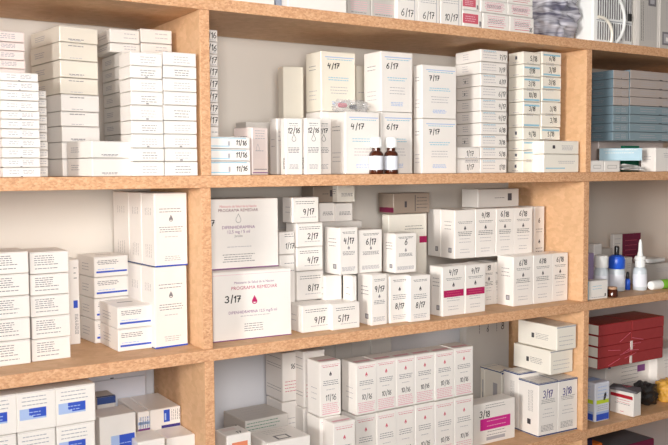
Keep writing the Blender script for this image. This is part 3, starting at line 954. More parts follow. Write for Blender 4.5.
    (630.4, 50.0, 22.5, 65.6, 50.0, 31.5, 0, 'enddate', 'white', '1/17', 'F', 'small box dated 1/17, lower of two squeezed beside the lower 7/17 carton', 'two small boxes beside the 7/17 carton'),
    (831.5, 50.7, 281.1, 57.5, 48.8, 28.6, 0.1, 'cyantop', 'ivory', '5/18', 'F', 'light box with blue dash, topmost in the left column by the right divider', 'blue-dashed boxes by the right divider'),
    (832.0, 50.6, 251.5, 57.5, 48.8, 28.6, -0.1, 'cyantop', 'ivory', '1/18', 'F', 'light box with blue dash, second from top in the left column by the right divider', 'blue-dashed boxes by the right divider'),
    (831.5, 50.3, 221.6, 57.5, 48.8, 28.9, 0.0, 'cyantop', 'ivory', '3/18', 'F', 'light box with blue dash, third from top in the left column by the right divider', 'blue-dashed boxes by the right divider'),
    (831.5, 50.5, 191.9, 57.5, 48.8, 28.7, 0.0, 'cyantop', 'ivory', '10/18', 'F', 'light box with blue dash, fourth from top in the left column by the right divider', 'blue-dashed boxes by the right divider'),
    (832.1, 49.9, 161.8, 57.5, 48.8, 29.0, 0.2, 'cyantop', 'ivory', '3/18', 'F', 'light box with blue dash, fifth from top in the left column by the right divider', 'blue-dashed boxes by the right divider'),
    (832.1, 50.9, 131.5, 57.5, 48.8, 29.3, -0.2, 'cyantop', 'ivory', '', 'F', 'light box with blue dash, sixth from top in the left column by the right divider', 'blue-dashed boxes by the right divider'),
    (832.1, 50.1, 101.1, 57.5, 48.8, 29.4, 0.3, 'cyantop', 'ivory', '4/18', 'F', 'light box with blue dash, seventh from top in the left column by the right divider', 'blue-dashed boxes by the right divider'),
    (831.1, 49.1, 76.1, 57.5, 48.8, 24.0, -0.1, 'cyantop', 'ivory', '', 'F', 'light box with blue dash, eighth from top in the left column by the right divider', 'blue-dashed boxes by the right divider'),
    (831.2, 49.0, 51.4, 57.5, 48.8, 23.8, -0.4, 'cyantop', 'ivory', '', 'F', 'light box with blue dash, ninth from top in the left column by the right divider', 'blue-dashed boxes by the right divider'),
    (831.9, 50.4, 22.5, 57.5, 48.8, 27.9, 0.4, 'cyantop', 'ivory', '', 'F', 'light box with blue dash, lowest in the left column by the right divider', 'blue-dashed boxes by the right divider'),
    (892.8, 49.2, 284.9, 66.0, 100.0, 29.0, 0.2, 'cyantop', 'ivory', '6/18', 'F', 'light box with blue dash, topmost in the right column by the right divider', 'blue-dashed boxes by the right divider'),
    (893.0, 49.1, 254.8, 66.0, 100.0, 29.1, 0.5, 'cyantop', 'ivory', '3/18', 'F', 'light box with blue dash, second from top in the right column by the right divider', 'blue-dashed boxes by the right divider'),
    (893.1, 49.3, 224.4, 66.0, 100.0, 29.4, -0.1, 'cyantop', 'ivory', '3/18', 'F', 'light box with blue dash, third from top in the right column by the right divider', 'blue-dashed boxes by the right divider'),
    (893.2, 50.0, 194.2, 66.0, 100.0, 29.2, 0.3, 'cyantop', 'ivory', '', 'F', 'light box with blue dash, fourth from top in the right column by the right divider', 'blue-dashed boxes by the right divider'),
    (892.5, 49.2, 163.7, 66.0, 100.0, 29.5, 0.0, 'cyantop', 'ivory', '3/18', 'F', 'light box with blue dash, fifth from top in the right column by the right divider', 'blue-dashed boxes by the right divider'),
    (892.2, 49.6, 132.9, 66.0, 100.0, 29.8, -0.2, 'cyantop', 'ivory', '3/18', 'F', 'light box with blue dash, sixth from top in the right column by the right divider', 'blue-dashed boxes by the right divider'),
    (892.0, 50.5, 102.0, 66.0, 100.0, 29.9, 0.1, 'cyantop', 'ivory', '5/18', 'F', 'light box with blue dash, lowest in the right column by the right divider', 'blue-dashed boxes by the right divider'),
    (863.6, 14.0, 66.8, 120.4, 130.0, 31.4, 0, 'sticker', 'ivory', '', 'F', 'wide ivory box with small black square, upper of two at the right divider foot', 'two wide ivory boxes at the divider foot'),
    (863.8, 14.0, 22.5, 120.8, 130.0, 43.3, 0, 'cyanfoot', 'ivory', '', 'F', 'wide ivory box with faint blue line, lower of two at the right divider foot', 'two wide ivory boxes at the divider foot'),
    (1150.1, 49.9, 262.4, 62.2, 140.0, 21.9, -0.1, 'slim', 'taupe', '', 'F', 'flat blue-grey carton, topmost in the left column of the upper right bay', 'blue-grey cartons in the upper right bay'),
    (1150.4, 50.1, 239.0, 62.2, 140.0, 22.5, -0.2, 'slim', 'taupe', '', 'F', 'flat blue-grey carton, second from top in the left column of the upper right bay', 'blue-grey cartons in the upper right bay'),
    (1150.5, 50.5, 216.8, 62.2, 140.0, 21.2, 0.2, 'slim', 'taupe', '', 'F', 'flat blue-grey carton, third from top in the left column of the upper right bay', 'blue-grey cartons in the upper right bay'),
    (1150.2, 49.6, 194.3, 62.2, 140.0, 21.5, -0.2, 'slim', 'taupe', '', 'F', 'flat blue-grey carton, fourth from top in the left column of the upper right bay', 'blue-grey cartons in the upper right bay'),
    (1150.2, 50.3, 171.5, 62.2, 140.0, 21.8, -0.1, 'slim', 'teal', '', 'F', 'flat blue-grey carton, fifth from top in the left column of the upper right bay', 'blue-grey cartons in the upper right bay'),
    (1150.6, 49.9, 148.9, 62.2, 140.0, 21.6, 0.1, 'slim', 'teal', '', 'F', 'flat blue-grey carton, sixth from top in the left column of the upper right bay', 'blue-grey cartons in the upper right bay'),
    (1150.2, 49.8, 126.3, 62.2, 140.0, 21.6, 0.2, 'slim', 'teal', '', 'F', 'flat blue-grey carton, seventh from top in the left column of the upper right bay', 'blue-grey cartons in the upper right bay'),
    (1150.5, 50.1, 103.4, 62.2, 140.0, 21.9, -0.2, 'slim', 'teal', '', 'F', 'flat blue-grey carton, lowest in the left column of the upper right bay', 'blue-grey cartons in the upper right bay'),
    (1215.2, 49.6, 265.8, 253.0, 140.0, 22.3, -0.0, 'slim', 'taupe', '', 'F', 'flat blue-grey carton, topmost in the right column of the upper right bay', 'blue-grey cartons in the upper right bay'),
    (1215.3, 49.6, 242.0, 253.0, 140.0, 22.8, 0.1, 'slim', 'taupe', '', 'F', 'flat blue-grey carton, second from top in the right column of the upper right bay', 'blue-grey cartons in the upper right bay'),
    (1214.9, 50.3, 219.4, 253.0, 140.0, 21.6, 0.1, 'slim', 'taupe', '', 'F', 'flat blue-grey carton, third from top in the right column of the upper right bay', 'blue-grey cartons in the upper right bay'),
    (1215.3, 49.6, 196.6, 253.0, 140.0, 21.9, -0.0, 'slim', 'taupe', '', 'F', 'flat blue-grey carton, fourth from top in the right column of the upper right bay', 'blue-grey cartons in the upper right bay'),
    (1215.1, 49.8, 173.4, 253.0, 140.0, 22.2, 0.2, 'slim', 'teal', '', 'F', 'flat blue-grey carton, fifth from top in the right column of the upper right bay', 'blue-grey cartons in the upper right bay'),
    (1214.9, 49.8, 150.5, 253.0, 140.0, 21.9, 0.0, 'slim', 'teal', '', 'F', 'flat blue-grey carton, sixth from top in the right column of the upper right bay', 'blue-grey cartons in the upper right bay'),
    (1214.9, 49.7, 127.5, 253.0, 140.0, 22.0, -0.1, 'slim', 'teal', '', 'F', 'flat blue-grey carton, seventh from top in the right column of the upper right bay', 'blue-grey cartons in the upper right bay'),
    (1215.0, 49.6, 104.3, 253.0, 140.0, 22.3, -0.1, 'slim', 'teal', '', 'F', 'flat blue-grey carton, lowest in the right column of the upper right bay', 'blue-grey cartons in the upper right bay'),
    (1188.4, 128.0, 22.5, 271.5, 120.0, 82.1, 0, 'slim', 'pink', '', '', 'wide pinkish carton lying under the blue-grey pile', 'odd boxes under the blue-grey pile'),
    (1016.4, 4.0, 22.5, 46.3, 50.0, 28.5, 0, 'panel', 'white', '', '', 'small white box at the right bay corner beside the divider', 'odd boxes under the blue-grey pile'),
    (1067.5, 6.0, 22.5, 58.9, 50.0, 27.9, 0, 'panel', 'white', '', '', 'small white box with grey label strip, second from the right divider', 'odd boxes under the blue-grey pile'),
    (1270.4, 10.0, 22.5, 154.5, 45.0, 62.4, 0, 'plain', 'white', '', '', 'white box with rounded edge at the right frame side, upper right bay', 'odd boxes under the blue-grey pile'),
    (1.0, 12.6, 342.9, 142.6, 100.0, 59.6, 0, 'plain', 'white', '', '', 'big white carton on the top shelf left of the grey box', 'boxes lying along the top of the shelving'),
    (155.7, 30.6, 342.9, 24.1, 100.0, 71.1, 0, 'plain', 'bluegrey', '', '', 'blue-grey box between two white cartons on the top shelf', 'boxes lying along the top of the shelving'),
    (168.5, 6.4, 342.9, 134.6, 100.0, 68.0, 0, 'plain', 'white', '', '', 'white carton on the top shelf right of the blue-grey box', 'boxes lying along the top of the shelving'),
    (314.6, 20.0, 342.9, 56.3, 80.0, 56.6, 0, 'pinklines', 'grey', '', '', 'greyish printed carton on the top shelf beside the white one', 'boxes lying along the top of the shelving'),
    (371.9, 20.0, 342.9, 65.1, 80.0, 56.0, 0, 'pinklines', 'grey', '', '', 'pale pink lined carton on the top shelf left of the dated ones', 'boxes lying along the top of the shelving'),
    (430.4, 9.1, 342.9, 52.6, 80.0, 67.0, 0, 'lowdate', 'white', '6/17', '', 'left of two white cartons dated 6/17 on the top shelf', 'boxes lying along the top of the shelving'),
    (484.0, 8.9, 342.9, 58.5, 80.0, 66.2, 0, 'lowdate', 'white', '6/17', '', 'right of two white cartons dated 6/17 on the top shelf', 'boxes lying along the top of the shelving'),
    (544.8, 8.2, 342.9, 59.3, 80.0, 74.5, 0, 'lowdate', 'white', '10/17', '', 'white carton dated 10/17 on the top shelf', 'boxes lying along the top of the shelving'),
    (606.6, 8.0, 342.9, 55.6, 80.0, 37.0, 0, 'pinkblock', 'white', '', '', 'white box with pink block on the top shelf, lower of two', 'boxes lying along the top of the shelving'),
    (608.2, 10.0, 380.9, 46.8, 80.0, 29.6, 0, 'pinkblock', 'white', '', '', 'white box with pink block on the top shelf, upper of two', 'boxes lying along the top of the shelving'),
    (664.9, 8.0, 342.9, 80.2, 80.0, 35.9, 0, 'pinklines2', 'white', '', '', 'pink-lined white box, left one of the bottom pair beside the plastic bag', 'boxes lying along the top of the shelving'),
    (746.2, 8.0, 342.9, 76.3, 80.0, 35.9, 0, 'pinklines2', 'white', '16', '', 'pink-lined white box dated 16, right one of the bottom pair beside the plastic bag', 'boxes lying along the top of the shelving'),
    (658.9, 8.0, 379.8, 79.8, 80.0, 26.8, 0, 'pinklines2', 'white', '', '', 'pink-lined white box, left one of the middle pair above the bottom pair', 'boxes lying along the top of the shelving'),
    (739.7, 8.0, 379.8, 79.1, 80.0, 26.8, 0, 'pinklines2', 'white', '', '', 'pink-lined white box, right one of the middle pair touching the plastic bag', 'boxes lying along the top of the shelving'),
    (660.5, 10.0, 407.7, 79.9, 80.0, 27.9, 0, 'pinklines2', 'white', '', '', 'pink-lined white box cut by the frame top, left one of the top pair', 'boxes lying along the top of the shelving'),
    (741.4, 10.0, 407.7, 79.2, 80.0, 27.9, 0, 'pinklines2', 'white', '', '', 'pink-lined white box cut by the frame top, right one of the top pair', 'boxes lying along the top of the shelving'),
    (1188.4, 11.5, 342.9, 88.2, 100.0, 189.6, 0, 'labelgrey', 'grey', '', '', 'grey carton with square label and dark edge writing right of the white appliance', 'boxes lying along the top of the shelving'),
    (1278.1, 8.3, 342.9, 122.9, 100.0, 200.0, 0, 'labelgrey2', 'grey', '', '', 'grey carton with framed label at the right end of the top shelf', 'boxes lying along the top of the shelving'),
    (-304.1, 75.8, -145.3, 66.0, 85.0, 37.8, 0.2, 'lines3', 'white', '', 'F', "white printed box, topmost in the middle left bay's right column", 'white printed boxes at the left of the middle row'),
    (-304.8, 74.5, -182.4, 66.0, 85.0, 36.1, -0.2, 'lines3', 'white', '', 'F', "white printed box, second from top in the middle left bay's right column", 'white printed boxes at the left of the middle row'),
    (-304.9, 74.9, -219.7, 66.0, 85.0, 36.2, -0.1, 'lines3', 'white', '', 'F', "white printed box, third from top in the middle left bay's right column", 'white printed boxes at the left of the middle row'),
    (-304.0, 74.4, -258.2, 66.0, 85.0, 37.5, 0.5, 'lines3', 'white', '', 'F', "white printed box, fourth from top in the middle left bay's right column", 'white printed boxes at the left of the middle row'),
    (-304.8, 75.1, -297.5, 66.0, 85.0, 38.3, 0.5, 'lines3', 'white', '', 'F', "white printed box, lowest in the middle left bay's right column", 'white printed boxes at the left of the middle row'),
    (-373.6, 69.5, -141.1, 65.7, 85.0, 36.7, -0.5, 'lines3', 'white', '', 'F', 'white printed box, topmost in the left column cut by the frame edge', 'white printed boxes at the left of the middle row'),
    (-373.5, 69.7, -178.9, 65.7, 85.0, 36.8, 0.0, 'lines3', 'white', '', 'F', 'white printed box, second from top in the left column cut by the frame edge', 'white printed boxes at the left of the middle row'),
    (-373.4, 69.3, -217.1, 65.7, 85.0, 37.2, -0.5, 'lines3', 'white', '', 'F', 'white printed box, third from top in the left column cut by the frame edge', 'white printed boxes at the left of the middle row'),
    (-373.9, 69.4, -254.7, 65.7, 85.0, 36.6, -0.1, 'lines3', 'white', '', 'F', 'white printed box, fourth from top in the left column cut by the frame edge', 'white printed boxes at the left of the middle row'),
    (-374.0, 68.9, -297.5, 65.7, 85.0, 41.8, -0.2, 'lines3', 'white', '', 'F', 'white printed box, lowest in the left column cut by the frame edge', 'white printed boxes at the left of the middle row'),
    (-213.7, 187.0, -297.5, 23.8, 50.0, 161.7, 0, 'bluemark', 'white', '', '', 'narrow white box with a blue square behind the left printed columns', ''),
    (-166.1, 169.4, -170.3, 68.9, 85.0, 38.7, 6.0, 'bluestripe', 'white', '', 'F', 'white box with blue stripe, topmost in the pile behind the stepped pair', 'blue-striped boxes in the left bay'),
    (-166.0, 170.6, -210.8, 68.9, 85.0, 39.5, 6.2, 'bluestripe', 'white', '', 'F', 'white box with blue stripe, second from top in the pile behind the stepped pair', 'blue-striped boxes in the left bay'),
    (-166.3, 170.9, -252.0, 68.9, 85.0, 40.2, 5.8, 'bluestripe', 'white', '', 'F', 'white box with blue stripe, third from top in the pile behind the stepped pair', 'blue-striped boxes in the left bay'),
    (-166.6, 171.2, -297.5, 68.9, 85.0, 44.5, 6.2, 'bluestripe', 'white', '', 'F', 'white box with blue stripe, lowest in the pile behind the stepped pair', 'blue-striped boxes in the left bay'),
    (-154.1, 72.1, -255.6, 66.0, 117.3, 39.8, 1.6, 'bluestripe', 'white', '', 'F', 'upper box of the blue-striped pair standing in front of the tall cartons', 'blue-striped boxes in the left bay'),
    (-153.9, 72.3, -297.5, 66.0, 117.3, 40.9, 1.6, 'bluestripe', 'white', '', 'F', 'lower box of the blue-striped pair standing in front of the tall cartons', 'blue-striped boxes in the left bay'),
    (-85.9, 58.5, -145.9, 65.7, 57.5, 136.3, 4, 'blueline', 'white', '', 'T', 'front tall white carton of the upper layer beside the divider', 'tall white cartons beside the left divider'),
    (-89.9, 116.9, -145.9, 65.7, 59.2, 136.3, 4, 'blueline', 'white', '', 'T', 'second tall white carton of the upper layer, behind the front one', 'tall white cartons beside the left divider'),
    (-94.1, 177.0, -145.9, 65.7, 78.1, 136.3, 4, 'blueline', 'white', '', 'T', 'rearmost tall white carton of the upper layer near the back wall', 'tall white cartons beside the left divider'),
    (-88.6, 58.5, -297.5, 66.0, 57.9, 150.6, 4, 'blueline', 'white', '', 'T', 'front tall white carton of the lower layer with blue foot line', 'tall white cartons beside the left divider'),
    (-92.7, 117.2, -297.5, 66.0, 59.5, 150.6, 4, 'blueline', 'white', '', 'T', 'second tall white carton of the lower layer behind the front one', 'tall white cartons beside the left divider'),
    (-97.0, 177.6, -297.5, 66.0, 77.5, 150.6, 4, 'blueline', 'white', '', 'T', 'rearmost tall white carton of the lower layer, mostly hidden by the striped boxes', 'tall white cartons beside the left divider'),
    (-403.1, 21.6, -401.5, 59.7, 85.0, 66.0, 0, 'bluelogo', 'white', '', 'F', 'white box with blue picture panel, top row, left column at the lower left', 'white boxes with blue picture panel'),
    (-343.4, 20.3, -401.5, 63.3, 85.0, 66.0, 0, 'bluelogo', 'white', '', 'F', 'white box with blue picture panel, top row, middle column at the lower left', 'white boxes with blue picture panel'),
    (-280.2, 21.0, -401.5, 67.3, 85.0, 66.0, 0, 'bluelogo', 'white', '', 'F', 'white box with blue picture panel, top row, right column at the lower left', 'white boxes with blue picture panel'),
    (-403.1, 21.0, -468.8, 57.9, 85.0, 66.3, 0, 'bluelogo', 'white', '', 'F', 'white box with blue picture panel, second row, left column at the lower left', 'white boxes with blue picture panel'),
    (-343.4, 21.7, -468.8, 61.6, 85.0, 66.3, 0, 'bluelogo', 'white', '', 'F', 'white box with blue picture panel, second row, middle column at the lower left', 'white boxes with blue picture panel'),
    (-280.2, 21.6, -468.8, 65.7, 85.0, 66.3, 0, 'bluelogo', 'white', '', 'F', 'white box with blue picture panel, second row, right column at the lower left', 'white boxes with blue picture panel'),
    (-403.1, 21.7, -536.3, 56.1, 85.0, 66.6, 0, 'bluelogo', 'white', '', 'F', 'white box with blue picture panel, third row, left column at the lower left', 'white boxes with blue picture panel'),
    (-343.4, 21.2, -536.3, 59.9, 85.0, 66.6, 0, 'bluelogo', 'white', '', 'F', 'white box with blue picture panel, third row, middle column at the lower left', 'white boxes with blue picture panel'),
    (-280.2, 21.8, -536.3, 64.2, 85.0, 66.6, 0, 'bluelogo', 'white', '', 'F', 'white box with blue picture panel, third row, right column at the lower left', 'white boxes with blue picture panel'),
    (-403.1, 21.4, -620.3, 54.0, 85.0, 83.0, 0, 'bluelogo', 'white', '', 'F', 'white box with blue picture panel, lowest row, left column at the lower left', 'white boxes with blue picture panel'),
    (-343.4, 21.4, -620.3, 58.0, 85.0, 83.0, 0, 'bluelogo', 'white', '', 'F', 'white box with blue picture panel, lowest row, middle column at the lower left', 'white boxes with blue picture panel'),
    (-280.2, 20.5, -620.3, 62.4, 85.0, 83.0, 0, 'bluelogo', 'white', '', 'F', 'white box with blue picture panel, lowest row, right column at the lower left', 'white boxes with blue picture panel'),
    (-191.9, 70.0, -620.3, 68.0, 60.0, 207.2, 2, 'bluelogo2', 'white', '', 'T', 'squat white carton with blue picture right of the lower left blue panel boxes', ''),
    (-172.0, 150.0, -620.3, 35.7, 50.0, 222.7, 0, 'navytop', 'grey', '', 'T', 'grey carton with dark blue edge behind the squat white carton', ''),
    (-104.1, 118.0, -620.3, 23.4, 121.0, 191.7, 0, 'bluetext', 'white', '', '', 'glossy carton with rotated blue text, left of the two big lying ones', 'two big glossy cartons at the lower left'),
    (-79.7, 118.0, -620.3, 61.9, 121.0, 191.7, 0, 'bluerect', 'white', '', '', 'glossy carton with upright blue rectangle, right of the two big lying ones', 'two big glossy cartons at the lower left'),
    (-73.0, 50.0, -620.3, 56.3, 65.6, 153.6, 0, 'plain', 'white', '', 'T', 'white carton corner in front of the glossy carton beside the divider', 'white cartons at the lower left edge'),
    (-132.7, 40.0, -620.3, 52.4, 65.0, 159.8, 0, 'plain', 'white', '', 'T', 'white carton at the bottom edge in front of the rotated blue text', 'white cartons at the lower left edge'),
    (-182.9, 242.0, -387.8, 139.7, 30.0, 28.9, 0.0, 'slim', 'bluish', '', '', 'upper pale blue carton at the back of the lower left bay', 'pale blue cartons at the back of the lower left bay'),
    (-182.9, 242.0, -620.3, 139.7, 30.0, 231.5, 0.0, 'slim', 'bluish', '', '', 'lower pale blue carton at the back of the lower left bay', 'pale blue cartons at the back of the lower left bay'),
    (25.8, 54.0, -297.5, 165.3, 135.0, 133.5, -4, 'bigtwo', 'white', '3/17', '', 'big white carton dated 3/17 with red emblem and purple foot line', 'big printed cartons beside the left divider'),
    (12.8, 95.0, -163.0, 173.5, 90.0, 138.0, -3, 'bigone', 'white', '1/17', '', 'big white carton resting on the 3/17 carton, date half hidden', 'big printed cartons beside the left divider'),
    (214.1, 40.0, -297.5, 67.5, 110.0, 55.1, 0, 'shortdate', 'white', '9/17', '', 'short white box dated 9/17 on the shelf right of the 3/17 carton', 'short boxes at the shelf edge'),
    (279.3, 30.0, -297.5, 68.1, 70.0, 54.0, 0, 'shortdate', 'white', '5/17', '', 'short white box dated 5/17, second from the 3/17 carton', 'short boxes at the shelf edge'),
    (237.0, 100.1, -128.8, 63.9, 45.0, 49.6, -0.4, 'shortdate', 'white', '2/17', 'F', 'white box dated by hand, topmost of three stacked on the 9/17 box', 'small white boxes dated by hand behind the big cartons'),
    (236.5, 100.6, -179.6, 63.9, 45.0, 49.8, -0.4, 'shortdate', 'white', '4/17', 'F', 'white box dated by hand, second from top of three stacked on the 9/17 box', 'small white boxes dated by hand behind the big cartons'),
    (237.1, 99.4, -241.4, 63.9, 45.0, 60.8, -0.3, 'shortdate', 'white', '8/17', 'F', 'white box dated by hand, lowest of three stacked on the 9/17 box', 'small white boxes dated by hand behind the big cartons'),
    (227.3, 100.0, -78.2, 62.8, 45.0, 53.0, -2, 'shortdate', 'white', '9/17', 'F', 'white box dated 9/17 tilting off the top of the dated stack', 'small white boxes dated by hand behind the big cartons'),
    (198.5, 102.6, -142.4, 35.5, 60.0, 46.4, -0.0, 'enddate', 'white', '1/17', 'F', 'upper box dated 1/17 peeking out behind the big cartons', 'small white boxes dated by hand behind the big cartons'),
    (197.9, 101.7, -297.5, 35.5, 60.0, 154.1, 0.2, 'enddate', 'white', '1/17', 'F', 'lower box dated 1/17 peeking out behind the big cartons', 'small white boxes dated by hand behind the big cartons'),
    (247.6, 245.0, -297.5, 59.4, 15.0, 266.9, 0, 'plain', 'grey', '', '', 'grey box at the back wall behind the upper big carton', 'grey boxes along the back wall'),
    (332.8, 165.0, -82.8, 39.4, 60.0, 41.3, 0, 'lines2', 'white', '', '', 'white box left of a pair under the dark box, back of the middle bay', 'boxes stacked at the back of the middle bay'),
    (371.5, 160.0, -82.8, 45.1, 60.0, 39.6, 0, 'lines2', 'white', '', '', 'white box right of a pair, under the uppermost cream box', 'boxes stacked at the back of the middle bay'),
    (325.4, 180.0, -40.3, 61.1, 50.0, 35.6, 0, 'mark', 'brown', '', '', 'shade-darkened brownish box under the middle shelf left of the cream one', 'boxes stacked at the back of the middle bay'),  # front lies in shadow; the brown card colour carries that shade
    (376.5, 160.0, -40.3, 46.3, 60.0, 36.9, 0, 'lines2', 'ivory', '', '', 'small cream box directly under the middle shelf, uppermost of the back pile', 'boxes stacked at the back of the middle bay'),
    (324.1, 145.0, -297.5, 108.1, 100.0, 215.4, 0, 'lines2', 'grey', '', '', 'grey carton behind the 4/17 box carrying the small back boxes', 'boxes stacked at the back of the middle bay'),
    (317.4, 60.0, -189.0, 45.8, 58.3, 99.2, 0, 'remed', 'white', '4/17', 'T', 'upright white box dated 4/17 on the second layer of the middle row', 'upright boxes dated by hand in the middle row'),
    (371.2, 66.0, -189.0, 59.4, 55.0, 91.9, 0, 'remed', 'white', '6/17', 'T', 'upright white box dated 6/17 right of the 4/17 upright box', 'upright boxes dated by hand in the middle row'),
    (449.9, 45.0, -193.0, 57.9, 44.6, 86.0, 0, 'remed', 'white', '6', 'T', 'upright white box with a lone black mark and grey side print', 'upright boxes dated by hand in the middle row'),
    (376.8, 29.0, -297.5, 40.2, 53.2, 107.5, 0, 'remed', 'white', '9/17', 'T', 'upright white box dated 9/17 at the shelf edge', 'upright boxes dated by hand in the middle row'),
    (423.5, 28.0, -297.5, 52.3, 50.0, 102.1, 0, 'remedlow', 'white', '8/17', 'T', 'left of two upright boxes dated 8/17 at the shelf edge', 'upright boxes dated by hand in the middle row'),
    (469.0, 16.0, -297.5, 54.8, 50.0, 100.1, 0, 'remedlow', 'white', '8/17', 'T', 'right of two upright boxes dated 8/17 at the shelf edge', 'upright boxes dated by hand in the middle row'),
    (296.5, 85.0, -297.5, 41.8, 50.0, 105.4, 0, 'lines2', 'white', '', '', 'white box with printed lines tucked beneath the 4/17 upright box', 'boxes filling the lower middle layer'),
    (340.5, 50.0, -297.5, 12.9, 33.8, 105.8, 0, 'lines2', 'white', '', '', 'narrow white box between the tucked box and the 9/17 upright box', 'boxes filling the lower middle layer'),
    (436.3, 105.0, -297.5, 128.2, 50.0, 93.4, 0, 'plain', 'white', '', '', 'plain box behind the 8/17 boxes carrying the boxes above', 'boxes filling the lower middle layer'),
    (523.5, 170.0, -297.5, 113.0, 26.8, 223.8, 0, 'bandside', 'ivory', '', '', 'wide ivory carton with a magenta block behind the lone-mark box', 'ivory cartons behind the dated uprights'),
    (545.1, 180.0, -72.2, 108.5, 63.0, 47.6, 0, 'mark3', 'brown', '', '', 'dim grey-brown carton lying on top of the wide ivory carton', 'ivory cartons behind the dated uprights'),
    (669.6, 106.5, -180.3, 61.5, 53.8, 115.3, -2, 'remedtop', 'white', '', 'T', 'upright box without date, first in the upper row right of the ivory carton', 'boxes dated 6/18 along the right of the middle row'),
    (732.0, 104.1, -180.3, 62.2, 53.8, 116.0, -2, 'remedtop', 'white', '4/18', 'T', 'upright box dated 4/18 in the upper row', 'boxes dated 6/18 along the right of the middle row'),
    (795.2, 100.9, -180.3, 56.7, 53.8, 115.8, -2, 'remedtop', 'white', '6/18', 'T', 'upright box dated 6/18 in the upper row, left of two', 'boxes dated 6/18 along the right of the middle row'),
    (852.9, 100.1, -180.3, 61.7, 53.8, 115.7, -2, 'remedtop', 'white', '6/18', 'T', 'upright box dated 6/18 in the upper row, right of two', 'boxes dated 6/18 along the right of the middle row'),
    (671.5, 160.8, -180.3, 61.5, 52.4, 115.3, -2, 'sidemark', 'white', '', 'T', 'second box back behind the undated first box of the upper row', 'boxes dated 6/18 along the right of the middle row'),
    (945.6, 122.0, -297.5, 35.9, 60.0, 232.9, 0, 'remedtop', 'white', '6', '', 'box standing deeper at the right end of the upper row', 'boxes dated 6/18 along the right of the middle row'),
    (570.3, 31.2, -297.5, 66.4, 44.5, 111.6, 2, 'remedband', 'white', '4/17', 'T', 'left of two white boxes with magenta band dated 4/17', 'boxes with magenta band dated 4/17'),
    (637.7, 32.5, -297.5, 63.4, 44.5, 111.3, 2, 'remedband', 'white', '4/17', 'T', 'right of two white boxes with magenta band dated 4/17', 'boxes with magenta band dated 4/17'),
    (756.6, 101.3, -297.5, 33.3, 60.0, 101.8, 0, 'remedtop', 'white', '18', 'T', 'recessed white box right of the magenta band pair', 'boxes dated 6/18 along the right of the middle row'),
    (791.0, 101.4, -297.5, 28.3, 60.0, 102.3, 0, 'remedtop', 'white', '4', 'T', 'second recessed white box, touching the first 6/18 box', 'boxes dated 6/18 along the right of the middle row'),
    (799.9, 46.0, -297.5, 64.9, 55.0, 119.3, 0, 'remedtop', 'white', '6/18', 'T', 'first of three lower boxes dated 6/18 counted from the left', 'boxes dated 6/18 along the right of the middle row'),
    (865.7, 45.9, -297.5, 65.4, 55.0, 119.7, 0, 'remedtop', 'white', '6/18', 'T', 'middle one of three lower boxes dated 6/18', 'boxes dated 6/18 along the right of the middle row'),
    (932.2, 46.8, -297.5, 54.8, 55.0, 119.6, 0, 'remedtop', 'white', '6/18', 'T', 'last lower box dated 6/18, nearest the right divider', 'boxes dated 6/18 along the right of the middle row'),
    (767.0, 135.0, -63.0, 136.7, 60.0, 45.0, 0, 'mark', 'grey', '', '', 'small grey carton lying on the upper row of 6/18 boxes', ''),
    (694.3, 168.0, -297.5, 276.2, 50.0, 90.6, 0, 'plain', 'white', '', '', 'long plain carton hidden behind the lower row, carrying the upper boxes', ''),
    (1112.7, 120.0, -297.5, 54.8, 50.0, 102.3, 0, 'plain', 'lilac', '', '', 'lilac box half hidden by the right divider', 'boxes at the back of the right bay'),
    (1190.6, 140.0, -297.5, 31.2, 40.0, 123.6, 0, 'plain', 'white', '', '', 'narrow white box behind the white capped bottle', 'boxes at the back of the right bay'),
    (1264.7, 190.0, -297.5, 61.4, 30.0, 102.2, 0, 'plain', 'grey', '', '', 'greenish grey box behind the bottles', 'boxes at the back of the right bay'),
    (1341.1, 200.0, -297.5, 119.8, 12.0, 139.6, 0, 'maroon', 'white', '', '', 'maroon and cream leaflet box against the back wall', 'boxes at the back of the right bay'),
    (1026.2, 14.0, -297.5, 70.4, 30.0, 46.8, 0, 'bluemed', 'white', '', '', 'small white box with pale blue edge at the right bay shelf edge', ''),
    (1345.3, 160.0, -297.5, 29.7, 30.0, 75.8, 0, 'plain', 'white', '', '', 'small white box between the blue bottle and the spray bottle', 'boxes at the back of the right bay'),
    (1370.0, 110.0, -297.5, 198.7, 100.0, 58.5, 0, 'plain', 'grey', '', '', 'grey tray box at the right edge of the frame', ''),
    (337.2, 32.0, -620.3, 51.9, 56.8, 133.0, 0, 'pinkremed', 'white', '10/16', 'T', 'pink-printed box, first from the left in the lower row of 10/16 boxes', 'small boxes dated 10/16 in two rows'),
    (390.1, 30.0, -620.3, 51.7, 56.8, 133.6, 0, 'pinkremed', 'white', '10/16', 'T', 'pink-printed box, second from the left in the lower row of 10/16 boxes', 'small boxes dated 10/16 in two rows'),
    (442.8, 31.6, -620.3, 50.6, 56.8, 133.0, 0, 'pinkremed', 'white', '10/16', 'T', 'pink-printed box, third from the left in the lower row of 10/16 boxes', 'small boxes dated 10/16 in two rows'),
    (494.4, 30.9, -620.3, 53.9, 56.8, 133.8, 0, 'pinkremed', 'white', '10/16', 'T', 'pink-printed box, fourth from the left in the lower row of 10/16 boxes', 'small boxes dated 10/16 in two rows'),
    (549.3, 30.4, -620.3, 55.9, 56.8, 133.0, 0, 'pinkremed', 'white', '10/16', 'T', 'pink-printed box, fifth from the left in the lower row of 10/16 boxes', 'small boxes dated 10/16 in two rows'),
    (606.2, 30.4, -620.3, 55.9, 56.8, 133.4, 0, 'pinkremed', 'white', '10/16', 'T', 'pink-printed box, sixth from the left in the lower row of 10/16 boxes', 'small boxes dated 10/16 in two rows'),
